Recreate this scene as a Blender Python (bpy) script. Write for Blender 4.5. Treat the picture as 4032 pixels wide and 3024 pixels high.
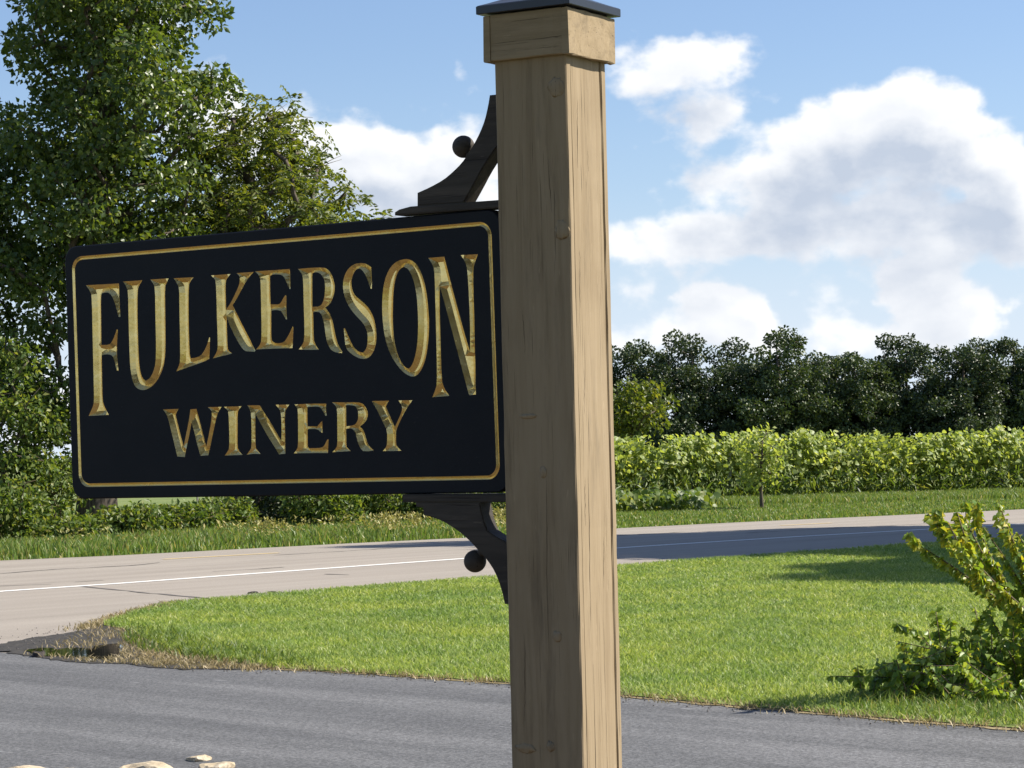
import bpy, bmesh, math, random
import numpy as np
from mathutils import Vector, Matrix, geometry

# ------------------------------------------------------------------ camera, sky, sun, exposure
for o in list(bpy.data.objects):
    bpy.data.objects.remove(o, do_unlink=True)
SC = bpy.context.scene
COL = SC.collection
SC.render.engine = 'CYCLES'
SC.render.resolution_x, SC.render.resolution_y = 1024, 768
SC.view_settings.view_transform = 'Standard'
SC.view_settings.look = 'None'
SC.view_settings.gamma = 1.0
SC.view_settings.exposure = 0.80
SC.view_settings.use_curve_mapping = False
SC.cycles.max_bounces = 8
SC.cycles.transparent_max_bounces = 8

CAM_H = 1.35
cam_data = bpy.data.cameras.new('camera')
cam_data.sensor_width = 36.0
cam_data.lens = 9500.0 / 4032.0 * 36.0
cam_data.clip_start = 0.05
cam_data.clip_end = 6000.0
cam = bpy.data.objects.new('camera', cam_data)
COL.objects.link(cam)
PITCH, ROLL = math.radians(1.5), math.radians(-1.41652788)
cam.matrix_world = (Matrix.Translation((0, 0, CAM_H)) @ Matrix.Rotation(PITCH, 4, 'X')
                    @ Matrix.Rotation(-ROLL, 4, 'Y') @ Matrix.Rotation(math.radians(90), 4, 'X'))
SC.camera = cam

SUN_EL, SUN_AZ = math.radians(43.0), math.radians(82.0)      # azimuth clockwise from +Y
SUN_DIR = Vector((math.cos(SUN_EL) * math.sin(SUN_AZ), math.cos(SUN_EL) * math.cos(SUN_AZ), math.sin(SUN_EL)))
sun_data = bpy.data.lights.new('sun', 'SUN')
sun_data.energy = 5.0
sun_data.angle = math.radians(0.53)
sun_data.color = (1.0, 0.93, 0.82)
sun = bpy.data.objects.new('sun', sun_data)
COL.objects.link(sun)
sun.rotation_euler = (-SUN_DIR).to_track_quat('-Z', 'Y').to_euler()
sun.location = (30, 10, 40)

SKY_STRENGTH = 0.075
BLOBS = [(3.5, 8.72, 1.35, 0.65, 0.85), (4.86, 9.21, 1.1, 0.6, 0.85), (-0.77, 8.79, 0.49, 0.66, 0.5), (4.93, 7.7, 0.88, 0.49, 0.9),
 (4.26, 7.18, 0.99, 0.38, 0.6), (8.63, 7.55, 1.21, 0.66, 1), (10.03, 7.7, 0.99, 0.66, 1), (7.31, 7.07, 1.21, 0.55, 0.8),
 (6.09, 6.14, 1.54, 0.55, 0.9), (8.26, 6.27, 1.87, 0.6, 0.75), (10.74, 6.59, 1.21, 0.66, 1), (11.78, 5.8, 1.1, 0.88, 0.8),
 (7.47, 5.0, 3.8, 0.6, 0.95), (3.87, 4.75, 1.9, 0.5, 0.95), (10.9, 4.6, 2.6, 0.65, 1.0), (5.03, 3.23, 0.6, 0.49, 1),
 (5.56, 2.88, 0.55, 0.55, 1), (4.49, 3.46, 0.44, 0.33, 0.7), (7.53, 3.15, 0.99, 0.55, 0.65), (9.38, 3.74, 0.49, 0.44, 1),
 (9.9, 3.18, 0.66, 0.66, 1.1), (10.09, 2.63, 0.88, 0.44, 1), (11.06, 3.03, 0.55, 0.44, 0.9), (2.95, 3.51, 0.44, 0.33, 0.6),
 (3.26, 2.78, 1.32, 0.49, 0.6), (7.07, 2.35, 5.5, 0.44, 0.65), (-4.33, 7.06, 1.32, 0.66, 1), (-2.69, 6.6, 1.43, 0.77, 1.1),
 (-1.03, 6.89, 0.77, 0.66, 1), (-5.86, 7.08, 1.65, 1.21, 0.9), (-1.61, 5.92, 1.65, 0.66, 1), (-7.58, 7.96, 1.32, 1.1, 0.7),
 (-8.08, 10.0, 0.66, 0.55, 0.6), (-11.71, 5.3, 0.66, 0.66, 0.5), (-11.36, 0.99, 2.2, 1.65, 0.6)]


def nmath(nt, op, a, b=None, c=None, clamp=False):
    n = nt.nodes.new('ShaderNodeMath'); n.operation = op; n.use_clamp = clamp
    for i, v in enumerate((a, b, c)):
        if v is None:
            continue
        if isinstance(v, (int, float)):
            n.inputs[i].default_value = v
        else:
            nt.links.new(v, n.inputs[i])
    return n.outputs[0]


def nvec(nt, op, a, b=None, out=0):
    n = nt.nodes.new('ShaderNodeVectorMath'); n.operation = op
    for i, v in enumerate((a, b)):
        if v is None:
            continue
        if isinstance(v, (tuple, list)):
            n.inputs[i].default_value = v
        else:
            nt.links.new(v, n.inputs[i])
    return n.outputs[out]


def nnoise(nt, vec, scale, detail=4.0, rough=0.5, out='Fac', dist=0.0):
    n = nt.nodes.new('ShaderNodeTexNoise')
    n.inputs['Scale'].default_value = scale; n.inputs['Detail'].default_value = detail
    n.inputs['Roughness'].default_value = rough; n.inputs['Distortion'].default_value = dist
    if vec is not None:
        nt.links.new(vec, n.inputs['Vector'])
    return n.outputs[out]


def nrange(nt, v, a, b, c=0.0, d=1.0, smooth=False):
    n = nt.nodes.new('ShaderNodeMapRange'); n.clamp = True
    if smooth:
        n.interpolation_type = 'SMOOTHSTEP'
    nt.links.new(v, n.inputs[0])
    for i, q in enumerate((a, b, c, d)):
        n.inputs[1 + i].default_value = q
    return n.outputs[0]


def nmix(nt, fac, a, b, mode='MIX'):
    n = nt.nodes.new('ShaderNodeMix'); n.data_type = 'RGBA'; n.blend_type = mode
    for s, v in ((n.inputs['Factor'], fac), (n.inputs['A'], a), (n.inputs['B'], b)):
        if isinstance(v, (int, float)):
            s.default_value = v
        elif isinstance(v, (tuple, list)):
            s.default_value = tuple(v) + ((1.0,) if len(v) == 3 else ())
        else:
            nt.links.new(v, s)
    return [o for o in n.outputs if o.type == 'RGBA'][0]


def cloud_group():
    g = bpy.data.node_groups.new('cloud_density', 'ShaderNodeTree')
    g.interface.new_socket('Position', in_out='INPUT', socket_type='NodeSocketVector')
    g.interface.new_socket('Density', in_out='OUTPUT', socket_type='NodeSocketFloat')
    i = g.nodes.new('NodeGroupInput'); o = g.nodes.new('NodeGroupOutput')
    P0 = i.outputs[0]
    w = nvec(g, 'SUBTRACT', nnoise(g, P0, 0.75, 4, 0.55, 'Color'), (0.5, 0.5, 0.5))
    P = nvec(g, 'ADD', P0, nvec(g, 'MULTIPLY', w, (2.2, 1.0, 0.0)))
    tot = None
    for az, el, rx, ry, a in BLOBS:
        d = nvec(g, 'MULTIPLY', nvec(g, 'SUBTRACT', P, (az, el, 0)), (1 / rx, 1 / ry, 0))
        q = nvec(g, 'DOT_PRODUCT', d, d, out=1)
        e = nmath(g, 'MULTIPLY', nmath(g, 'POWER', 0.45, q), a * 0.8)
        tot = e if tot is None else nmath(g, 'ADD', tot, e)
    tot = nmath(g, 'MINIMUM', tot, 1.05)
    f = nnoise(g, nvec(g, 'MULTIPLY', P0, (1.0, 1.5, 1.0)), 0.8, 6, 0.5)
    dens = nmath(g, 'ADD', tot, nmath(g, 'MULTIPLY', nmath(g, 'SUBTRACT', f, 0.5), 1.35))
    g.links.new(dens, o.inputs[0])
    return g


def build_world():
    w = bpy.data.worlds.new('World'); SC.world = w
    w.use_nodes = True
    nt = w.node_tree; nt.nodes.clear()
    out = nt.nodes.new('ShaderNodeOutputWorld'); bg = nt.nodes.new('ShaderNodeBackground')
    nt.links.new(bg.outputs[0], out.inputs[0])
    sky = nt.nodes.new('ShaderNodeTexSky'); sky.sky_type = 'NISHITA'; sky.sun_disc = False
    sky.sun_elevation = SUN_EL; sky.sun_rotation = SUN_AZ
    sky.air_density = 1.0; sky.dust_density = 0.6; sky.ozone_density = 2.2
    tc = nt.nodes.new('ShaderNodeTexCoord')
    sep = nt.nodes.new('ShaderNodeSeparateXYZ'); nt.links.new(tc.outputs['Generated'], sep.inputs[0])
    az = nmath(nt, 'MULTIPLY', nmath(nt, 'ARCTAN2', sep.outputs[0], sep.outputs[1]), 57.2958)
    el = nmath(nt, 'MULTIPLY', nmath(nt, 'ARCSINE', sep.outputs[2]), 57.2958)
    cb = nt.nodes.new('ShaderNodeCombineXYZ'); nt.links.new(az, cb.inputs[0]); nt.links.new(el, cb.inputs[1])
    grp = cloud_group()

    def dens(vec):
        n = nt.nodes.new('ShaderNodeGroup'); n.node_tree = grp
        nt.links.new(vec, n.inputs[0]); return n.outputs[0]
    d0 = dens(cb.outputs[0])
    d1 = dens(nvec(nt, 'ADD', cb.outputs[0], (0.25, 0.32, 0.0)))
    d2 = dens(nvec(nt, 'ADD', cb.outputs[0], (0.3, 1.2, 0.0)))
    alpha = nrange(nt, d0, 0.25, 0.72, 0, 0.97, True)
    # broken cumulus over the rest of the sky, same kind of cloud
    zz = nmath(nt, 'ADD', nmath(nt, 'MAXIMUM', sep.outputs[2], 0.0), 0.16)
    flat = nvec(nt, 'DIVIDE', tc.outputs['Generated'], None)
    cz = nt.nodes.new('ShaderNodeCombineXYZ')
    for k in range(3):
        nt.links.new(zz, cz.inputs[k])
    nt.links.new(cz.outputs[0], flat.node.inputs[1])
    gen = nrange(nt, nnoise(nt, flat, 1.1, 7, 0.55), 0.58, 0.8, 0, 0.6, True)
    inside = nmath(nt, 'MULTIPLY', nrange(nt, nmath(nt, 'ABSOLUTE', az), 13, 24, 1, 0, True), nrange(nt, el, 11, 18, 1, 0, True))
    gen = nmath(nt, 'MULTIPLY', gen, nmath(nt, 'SUBTRACT', 1.0, inside))
    alpha = nmath(nt, 'MAXIMUM', alpha, gen)
    alpha = nmath(nt, 'MULTIPLY', alpha, nrange(nt, el, -1.5, 0.0))
    shd = nmath(nt, 'ADD', nmath(nt, 'MULTIPLY', nrange(nt, d1, 0.3, 1.3), 0.35), nmath(nt, 'MULTIPLY', nmath(nt, 'MULTIPLY', nrange(nt, d2, 0.2, 1.1), nrange(nt, el, 2.9, 4.9, 0.25, 1.0)), 0.65))
    lit = nrange(nt, shd, 0.88, 0.1, 0, 1, False)
    ccol = nmix(nt, lit, (4.4, 4.95, 5.9), (8.2, 8.25, 8.35))
    hsv = nt.nodes.new('ShaderNodeHueSaturation'); hsv.inputs['Saturation'].default_value = 1.0
    nt.links.new(sky.outputs[0], hsv.inputs['Color'])
    tint = nmix(nt, 1.0, hsv.outputs[0], (1.0, 1.03, 1.15), 'MULTIPLY')
    haze = nmath(nt, 'MULTIPLY', nrange(nt, el, -2.0, 10.0, 1, 0, True), 0.9)
    base = nmix(nt, haze, tint, (4.2, 5.6, 7.6))
    low = nmath(nt, 'MULTIPLY', nrange(nt, el, 0.5, 6.5, 1, 0, True), 0.75)
    base = nmix(nt, low, base, (6.3, 6.95, 7.75))
    fin = nmix(nt, alpha, base, ccol)
    nt.links.new(fin, bg.inputs[0])
    bg.inputs[1].default_value = SKY_STRENGTH
    w.cycles.sampling_method = 'MANUAL'
    w.cycles.sample_map_resolution = 512


build_world()

# ------------------------------------------------------------------ materials
MATS = {}


def new_mat(name):
    m = bpy.data.materials.new(name); m.use_nodes = True
    nt = m.node_tree
    b = nt.nodes['Principled BSDF']
    MATS[name] = m
    return m, nt, b


def ramp(nt, fac, stops):
    n = nt.nodes.new('ShaderNodeValToRGB')
    e = n.color_ramp.elements
    while len(e) < len(stops):
        e.new(0.5)
    for k, (p, c) in zip(e, stops):
        k.position = p; k.color = tuple(c) + (1.0,)
    nt.links.new(fac, n.inputs[0])
    return n.outputs[0]


def coords(nt, kind='Object', scale=(1, 1, 1)):
    tc = nt.nodes.new('ShaderNodeTexCoord')
    if scale == (1, 1, 1):
        return tc.outputs[kind]
    return nvec(nt, 'MULTIPLY', tc.outputs[kind], scale)


def bump(nt, b, h, strength, dist=0.01):
    n = nt.nodes.new('ShaderNodeBump'); n.inputs['Strength'].default_value = strength
    n.inputs['Distance'].default_value = dist
    nt.links.new(h, n.inputs['Height']); nt.links.new(n.outputs[0], b.inputs['Normal'])


def ground_mat(name, stops, scale, rough=0.9, detail=8, bump_s=0.3, stretch=(1, 1, 1), rot=0.0, fine=None, spec=0.2):
    m, nt, b = new_mat(name)
    v = coords(nt)
    if rot:
        r = nt.nodes.new('ShaderNodeVectorRotate'); r.rotation_type = 'Z_AXIS'; r.inputs['Angle'].default_value = rot
        nt.links.new(v, r.inputs['Vector']); v = r.outputs[0]
    vs = nvec(nt, 'MULTIPLY', v, stretch)
    f = nnoise(nt, vs, scale, detail, 0.62)
    c = ramp(nt, f, stops)
    if fine:
        f2 = nnoise(nt, v, fine[0], 3, 0.6)
        c = nmix(nt, nrange(nt, f2, 0.35, 0.7), c, nmix(nt, 1.0, c, (fine[1],) * 3, 'MULTIPLY'))
        bump(nt, b, f2, bump_s)
    nt.links.new(c, b.inputs['Base Color'])
    b.inputs['Roughness'].default_value = rough
    b.inputs['Specular IOR Level'].default_value = spec
    return m


def leaf_mat(name, stops, trans=0.35, tcol=(1.25, 1.2, 0.35), rough=0.45, spec=0.35, patch=None):
    m, nt, b = new_mat(name)
    g = nt.nodes.new('ShaderNodeNewGeometry')
    c = ramp(nt, g.outputs['Random Per Island'], stops)
    if patch:
        v_ = coords(nt)
        f = nnoise(nt, v_, patch[0], 5, 0.6)
        c = nmix(nt, nrange(nt, f, 0.38, 0.64), nmix(nt, 1.0, c, patch[1], 'MULTIPLY'), nmix(nt, 1.0, c, patch[2], 'MULTIPLY'))
    nt.links.new(c, b.inputs['Base Color'])
    b.inputs['Roughness'].default_value = rough
    b.inputs['Specular IOR Level'].default_value = spec
    t = nt.nodes.new('ShaderNodeBsdfTranslucent')
    nt.links.new(nmix(nt, 1.0, c, tcol, 'MULTIPLY'), t.inputs[0])
    mx = nt.nodes.new('ShaderNodeMixShader'); mx.inputs[0].default_value = trans
    nt.links.new(b.outputs[0], mx.inputs[1]); nt.links.new(t.outputs[0], mx.inputs[2])
    nt.links.new(mx.outputs[0], nt.nodes['Material Output'].inputs[0])
    return m


def wood_mat(name, c0, c1, c2, axis=2, grain=1.0, rough=0.75, dark=0.45, spec=0.2):
    m, nt, b = new_mat(name)
    info = nt.nodes.new('ShaderNodeObjectInfo')
    v = nvec(nt, 'ADD', coords(nt), nvec(nt, 'MULTIPLY', info.outputs['Location'], (0.0, 0.0, 0.0)))
    st = [26, 26, 26]; st[axis] = 1.4
    g = nnoise(nt, nvec(nt, 'MULTIPLY', v, tuple(st)), 1.6, 7, 0.62, dist=0.6)
    blot = nnoise(nt, v, 5.0, 4, 0.6)
    c = ramp(nt, g, [(0.25, c0), (0.5, c1), (0.75, c2)])
    c = nmix(nt, nrange(nt, blot, 0.5, 0.75, 0, 0.5), c, c0)
    st3 = [7, 7, 7]; st3[axis] = 0.9
    wx = nnoise(nt, nvec(nt, 'MULTIPLY', v, tuple(st3)), 2.2, 8, 0.68)
    c = nmix(nt, nrange(nt, wx, 0.52, 0.72, 0, 0.7), c, tuple((q * 0.55 + 0.04 * dark) * 0.9 for q in c0))
    fl = nnoise(nt, nvec(nt, 'MULTIPLY', v, tuple(q * 3 for q in st3)), 5.0, 4, 0.6)
    c = nmix(nt, nrange(nt, fl, 0.66, 0.72, 0, 0.55), c, tuple(min(1, q * 1.25) for q in c2))
    st2 = [210, 210, 210]; st2[axis] = 2.4
    cr = nnoise(nt, nvec(nt, 'MULTIPLY', v, tuple(st2)), 1.0, 3, 0.7)
    c = nmix(nt, nrange(nt, cr, 0.63, 0.69, 0, 0.9 * grain), c, tuple(q * dark for q in c0))
    nt.links.new(c, b.inputs['Base Color'])
    b.inputs['Roughness'].default_value = rough
    b.inputs['Specular IOR Level'].default_value = spec
    hgt = nmath(nt, 'ADD', nmath(nt, 'MULTIPLY', g, 0.6), nmath(nt, 'MULTIPLY', nrange(nt, cr, 0.62, 0.74, 1, 0), 0.5))
    bump(nt, b, hgt, 0.55 * grain, 0.004)
    return m


wood_mat('post_wood', (0.25, 0.187, 0.112), (0.325, 0.25, 0.155), (0.36, 0.28, 0.18), grain=1.0)
ground_mat('crack_shadow', [(0.3, (0.04, 0.028, 0.017)), (0.7, (0.08, 0.058, 0.035))], 30)
wood_mat('collar_wood', (0.255, 0.192, 0.11), (0.33, 0.252, 0.152), (0.365, 0.282, 0.176), axis=0, grain=1.0)
wood_mat('bracket_wood', (0.042, 0.036, 0.031), (0.065, 0.056, 0.047), (0.115, 0.096, 0.078), axis=0, rough=0.7)
wood_mat('bark', (0.05, 0.04, 0.032), (0.11, 0.09, 0.07), (0.19, 0.16, 0.13), grain=1.3, rough=0.95)
wood_mat('twig_wood', (0.09, 0.07, 0.045), (0.15, 0.115, 0.075), (0.2, 0.16, 0.1), rough=0.9)
wood_mat('grey_post', (0.2, 0.19, 0.17), (0.3, 0.29, 0.27), (0.4, 0.39, 0.36), rough=0.9)

m, nt, b = new_mat('sign_paint')
v = coords(nt)
c = nmix(nt, nrange(nt, nnoise(nt, v, 9, 5, 0.6), 0.4, 0.7), (0.0075, 0.0095, 0.0145), (0.0105, 0.012, 0.0165))
c = nmix(nt, nrange(nt, nnoise(nt, v, 160, 2, 0.5), 0.68, 0.75, 0, 0.5), c, (0.03, 0.03, 0.032))
nt.links.new(c, b.inputs['Base Color'])
b.inputs['Roughness'].default_value = 0.62; b.inputs['Specular IOR Level'].default_value = 0.22
bump(nt, b, nnoise(nt, v, 220, 3, 0.6), 0.12, 0.002)

m, nt, b = new_mat('gold_leaf')
v = coords(nt)
c = ramp(nt, nnoise(nt, v, 26, 5, 0.65), [(0.3, (0.94, 0.66, 0.235)), (0.5, (0.97, 0.71, 0.27)), (0.72, (0.98, 0.77, 0.36))])
nt.links.new(c, b.inputs['Base Color'])
b.inputs['Metallic'].default_value = 0.7
nt.links.new(nrange(nt, nnoise(nt, v, 40, 3, 0.5), 0.3, 0.7, 0.15, 0.28), b.inputs['Roughness'])
bump(nt, b, nnoise(nt, v, 130, 3, 0.5), 0.15, 0.002)

m, nt, b = new_mat('cap_metal')
b.inputs['Base Color'].default_value = (0.018, 0.02, 0.026, 1)
b.inputs['Roughness'].default_value = 0.32; b.inputs['Specular IOR Level'].default_value = 0.5
bump(nt, b, nnoise(nt, coords(nt), 60, 3, 0.5), 0.06, 0.003)

ground_mat('field_grass', [(0.3, (0.13, 0.18, 0.05)), (0.5, (0.18, 0.225, 0.07)), (0.7, (0.235, 0.25, 0.095))], 0.35, fine=(9, 0.7))
ground_mat('lawn_soil', [(0.3, (0.16, 0.21, 0.055)), (0.55, (0.22, 0.275, 0.075)), (0.75, (0.28, 0.32, 0.10))], 1.6, fine=(30, 0.6))
ground_mat('thatch', [(0.3, (0.16, 0.13, 0.06)), (0.5, (0.34, 0.27, 0.15)), (0.7, (0.46, 0.38, 0.23))], 12, fine=(60, 0.6))
ground_mat('mud', [(0.3, (0.035, 0.03, 0.023)), (0.5, (0.06, 0.052, 0.04)), (0.72, (0.10, 0.086, 0.068))], 22, rough=0.55, fine=(40, 0.6), spec=0.4)

# highway: old pale concrete-grey asphalt
m, nt, b = new_mat('highway_asphalt')
v = coords(nt)
r = nt.nodes.new('ShaderNodeVectorRotate'); r.rotation_type = 'Z_AXIS'; r.inputs['Angle'].default_value = math.radians(-43)
nt.links.new(v, r.inputs['Vector'])
c = ramp(nt, nnoise(nt, nvec(nt, 'MULTIPLY', r.outputs[0], (0.12, 1.6, 1)), 1.2, 6, 0.6), [(0.3, (0.275, 0.245, 0.208)), (0.5, (0.31, 0.278, 0.238)), (0.7, (0.35, 0.315, 0.27))])
sp = nnoise(nt, v, 55, 3, 0.7)
c = nmix(nt, nrange(nt, sp, 0.42, 0.7), nmix(nt, 1.0, c, (0.86, 0.86, 0.87), 'MULTIPLY'), nmix(nt, 1.0, c, (1.12, 1.1, 1.08), 'MULTIPLY'))
st = nnoise(nt, nvec(nt, 'MULTIPLY', r.outputs[0], (0.5, 1.1, 1)), 1.1, 6, 0.7)
c = nmix(nt, nrange(nt, st, 0.6, 0.72, 0, 0.35), c, (0.15, 0.14, 0.13))
nt.links.new(c, b.inputs['Base Color']); b.inputs['Roughness'].default_value = 0.9
b.inputs['Specular IOR Level'].default_value = 0.2
bump(nt, b, sp, 0.3)

# driveway: newer darker asphalt with pale scuffs along the way cars go
m, nt, b = new_mat('driveway_asphalt')
v = coords(nt)
r = nt.nodes.new('ShaderNodeVectorRotate'); r.rotation_type = 'Z_AXIS'; r.inputs['Angle'].default_value = math.radians(45)
nt.links.new(v, r.inputs['Vector'])
c = ramp(nt, nnoise(nt, nvec(nt, 'MULTIPLY', r.outputs[0], (0.14, 1.5, 1)), 1.5, 6, 0.62), [(0.28, (0.086, 0.087, 0.09)), (0.5, (0.126, 0.127, 0.129)), (0.72, (0.178, 0.178, 0.18))])
sp = nnoise(nt, v, 70, 3, 0.7)
c = nmix(nt, nrange(nt, sp, 0.4, 0.68), nmix(nt, 1.0, c, (0.55,) * 3, 'MULTIPLY'), nmix(nt, 1.0, c, (1.45,) * 3, 'MULTIPLY'))
sc_ = nnoise(nt, nvec(nt, 'MULTIPLY', r.outputs[0], (1.6, 9.0, 1)), 1.6, 6, 0.72)
c = nmix(nt, nrange(nt, sc_, 0.62, 0.72, 0, 0.75), c, (0.31, 0.31, 0.315))
c = nmix(nt, nrange(nt, sc_, 0.38, 0.28, 0, 0.7), c, (0.05, 0.052, 0.056))
spk = nnoise(nt, nvec(nt, 'MULTIPLY', r.outputs[0], (5.0, 14.0, 1)), 1.7, 3, 0.6)
c = nmix(nt, nrange(nt, spk, 0.68, 0.74, 0, 0.7), c, (0.06, 0.061, 0.065))
nt.links.new(c, b.inputs['Base Color']); b.inputs['Roughness'].default_value = 0.82
b.inputs['Specular IOR Level'].default_value = 0.3
bump(nt, b, sp, 0.35)

for nm, col in (('white_line', (0.72, 0.70, 0.66)), ('yellow_line', (0.62, 0.46, 0.20))):
    m, nt, b = new_mat(nm)
    f = nnoise(nt, coords(nt), 14, 6, 0.7)
    nt.links.new(nmix(nt, nrange(nt, f, 0.52, 0.68, 0, 0.75), col, (0.33, 0.31, 0.28)), b.inputs['Base Color'])
    b.inputs['Roughness'].default_value = 0.8
ground_mat('crack_tar', [(0.35, (0.11, 0.10, 0.095)), (0.65, (0.2, 0.185, 0.17))], 6, fine=(30, 0.7))
m, nt, b = new_mat('puddle_water')
b.inputs['Base Color'].default_value = (0.012, 0.011, 0.009, 1); b.inputs['Roughness'].default_value = 0.03
bump(nt, b, nnoise(nt, coords(nt), 6, 2, 0.5), 0.02, 0.01)
ground_mat('limestone', [(0.3, (0.36, 0.29, 0.19)), (0.5, (0.52, 0.43, 0.30)), (0.7, (0.62, 0.54, 0.41))], 9, fine=(45, 0.75), bump_s=0.6)
ground_mat('dark_clod', [(0.3, (0.03, 0.027, 0.025)), (0.7, (0.08, 0.07, 0.065))], 20, fine=(60, 0.7))
ground_mat('mulch', [(0.3, (0.05, 0.035, 0.022)), (0.7, (0.13, 0.095, 0.06))], 14, fine=(60, 0.6))

leaf_mat('lawn_blade', [(0.0, (0.17, 0.245, 0.058)), (0.45, (0.265, 0.355, 0.09)), (0.8, (0.36, 0.44, 0.135)), (0.97, (0.50, 0.52, 0.25))], 0.45, (1.15, 1.15, 0.6), 0.45, 0.3, patch=(0.9, (0.78, 0.86, 0.9), (1.2, 1.12, 1.05)))
leaf_mat('dry_blade', [(0.0, (0.20, 0.17, 0.07)), (0.5, (0.36, 0.28, 0.15)), (1.0, (0.48, 0.39, 0.22))], 0.3, (1, 1, .8))
leaf_mat('tall_grass', [(0.0, (0.115, 0.195, 0.042)), (0.55, (0.17, 0.25, 0.06)), (0.82, (0.24, 0.285, 0.085)), (1.0, (0.42, 0.36, 0.16))], 0.4, (1.1, 1.1, 0.5))
leaf_mat('poplar_leaf', [(0.0, (0.055, 0.095, 0.026)), (0.5, (0.09, 0.14, 0.038)), (0.85, (0.135, 0.185, 0.052)), (1.0, (0.20, 0.23, 0.075))], 0.42, (1.5, 1.4, 0.35), 0.38, 0.5)
leaf_mat('walnut_leaf', [(0.0, (0.075, 0.115, 0.025)), (0.5, (0.12, 0.16, 0.036)), (0.85, (0.17, 0.20, 0.05)), (1.0, (0.23, 0.23, 0.065))], 0.45, (1.5, 1.4, 0.35), 0.42, 0.4)
leaf_mat('dark_leaf', [(0.0, (0.03, 0.05, 0.022)), (0.5, (0.05, 0.075, 0.031)), (0.9, (0.08, 0.11, 0.045)), (1.0, (0.12, 0.145, 0.06))], 0.18, (1.3, 1.3, 0.4), 0.45, 0.4)
leaf_mat('vine_leaf', [(0.0, (0.18, 0.25, 0.08)), (0.45, (0.30, 0.37, 0.12)), (0.8, (0.40, 0.46, 0.165)), (1.0, (0.54, 0.56, 0.25))], 0.5, (1.3, 1.25, 0.4), 0.45, 0.35)
leaf_mat('brush_leaf', [(0.0, (0.075, 0.13, 0.033)), (0.5, (0.125, 0.185, 0.047)), (0.85, (0.19, 0.24, 0.067)), (1.0, (0.29, 0.30, 0.10))], 0.43, (1.35, 1.3, 0.4), 0.45, 0.35)
leaf_mat('shrub_leaf', [(0.0, (0.13, 0.225, 0.05)), (0.6, (0.23, 0.34, 0.075)), (1.0, (0.38, 0.46, 0.13))], 0.48, (1.5, 1.3, 0.35), 0.4, 0.4)
leaf_mat('shrub_leaf_sunlit', [(0.0, (0.30, 0.34, 0.05)), (0.6, (0.42, 0.43, 0.07)), (1.0, (0.54, 0.46, 0.07))], 0.45, (1.3, 1.2, 0.4), 0.4, 0.4)  # yellow of the sunlit upper shoots, painted into the leaf colour
leaf_mat('hedge_leaf', [(0.0, (0.035, 0.06, 0.022)), (0.5, (0.06, 0.09, 0.032)), (0.9, (0.095, 0.13, 0.048)), (1.0, (0.14, 0.17, 0.065))], 0.22, (1.3, 1.3, 0.4), 0.45, 0.4)
leaf_mat('goldenrod', [(0.0, (0.30, 0.28, 0.08)), (1.0, (0.44, 0.38, 0.15))], 0.3, (1, 1, .5))

# ------------------------------------------------------------------ object helpers
RNG = np.random.default_rng(7)
random.seed(11)


def link(o, parent=None):
    COL.objects.link(o)
    if parent is not None:
        o.parent = parent
    return o


def thing(name, label, cat, loc=(0, 0, 0), group=None, matrix=None):
    o = bpy.data.objects.new(name, None)
    o.empty_display_size = 0.1
    link(o)
    if matrix is not None:
        o.matrix_world = matrix
    else:
        o.location = loc
    tag(o, label, cat, group)
    return o


def tag(o, label=None, cat=None, group=None, kind=None):
    for k, v in (('label', label), ('category', cat), ('group', group), ('kind', kind)):
        if v:
            o[k] = v
    return o


def pymesh(name, V, F, mat, parent=None, smooth=False):
    me = bpy.data.meshes.new(name)
    me.from_pydata([tuple(v) for v in V], [], [tuple(f) for f in F])
    me.materials.append(MATS[mat])
    me.update()
    if smooth:
        me.shade_smooth()
    return link(bpy.data.objects.new(name, me), parent)


def npmesh(name, V, T, mat, parent=None, kind=None, smooth=False):
    V = np.asarray(V, dtype=np.float32); T = np.asarray(T, dtype=np.int32)
    me = bpy.data.meshes.new(name)
    me.vertices.add(len(V)); me.vertices.foreach_set('co', V.ravel())
    me.loops.add(T.size); me.loops.foreach_set('vertex_index', T.ravel())
    me.polygons.add(len(T)); me.polygons.foreach_set('loop_start', np.arange(0, T.size, T.shape[1], dtype=np.int32))
    me.materials.append(MATS[mat])
    me.update(calc_edges=True)
    if smooth:
        me.shade_smooth()
    o = link(bpy.data.objects.new(name, me), parent)
    if kind:
        o['kind'] = kind
    return o


def bmobj(name, bm, mat, parent=None, smooth=False):
    bmesh.ops.recalc_face_normals(bm, faces=bm.faces)
    me = bpy.data.meshes.new(name)
    bm.to_mesh(me); bm.free()
    me.materials.append(MATS[mat])
    if smooth:
        me.shade_smooth()
    return link(bpy.data.objects.new(name, me), parent)


def flat(name, poly, z, mat, parent=None, kind=None):
    tris = geometry.tessellate_polygon([[Vector((x, y, 0)) for x, y in poly]])
    V = [(x, y, z) for x, y in poly]
    F = []
    for a, b_, c_ in tris:
        n = (poly[b_][0] - poly[a][0]) * (poly[c_][1] - poly[a][1]) - (poly[b_][1] - poly[a][1]) * (poly[c_][0] - poly[a][0])
        F.append((a, b_, c_) if n > 0 else (a, c_, b_))
    o = pymesh(name, V, F, mat, parent)
    if kind:
        o['kind'] = kind
    return o


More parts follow.
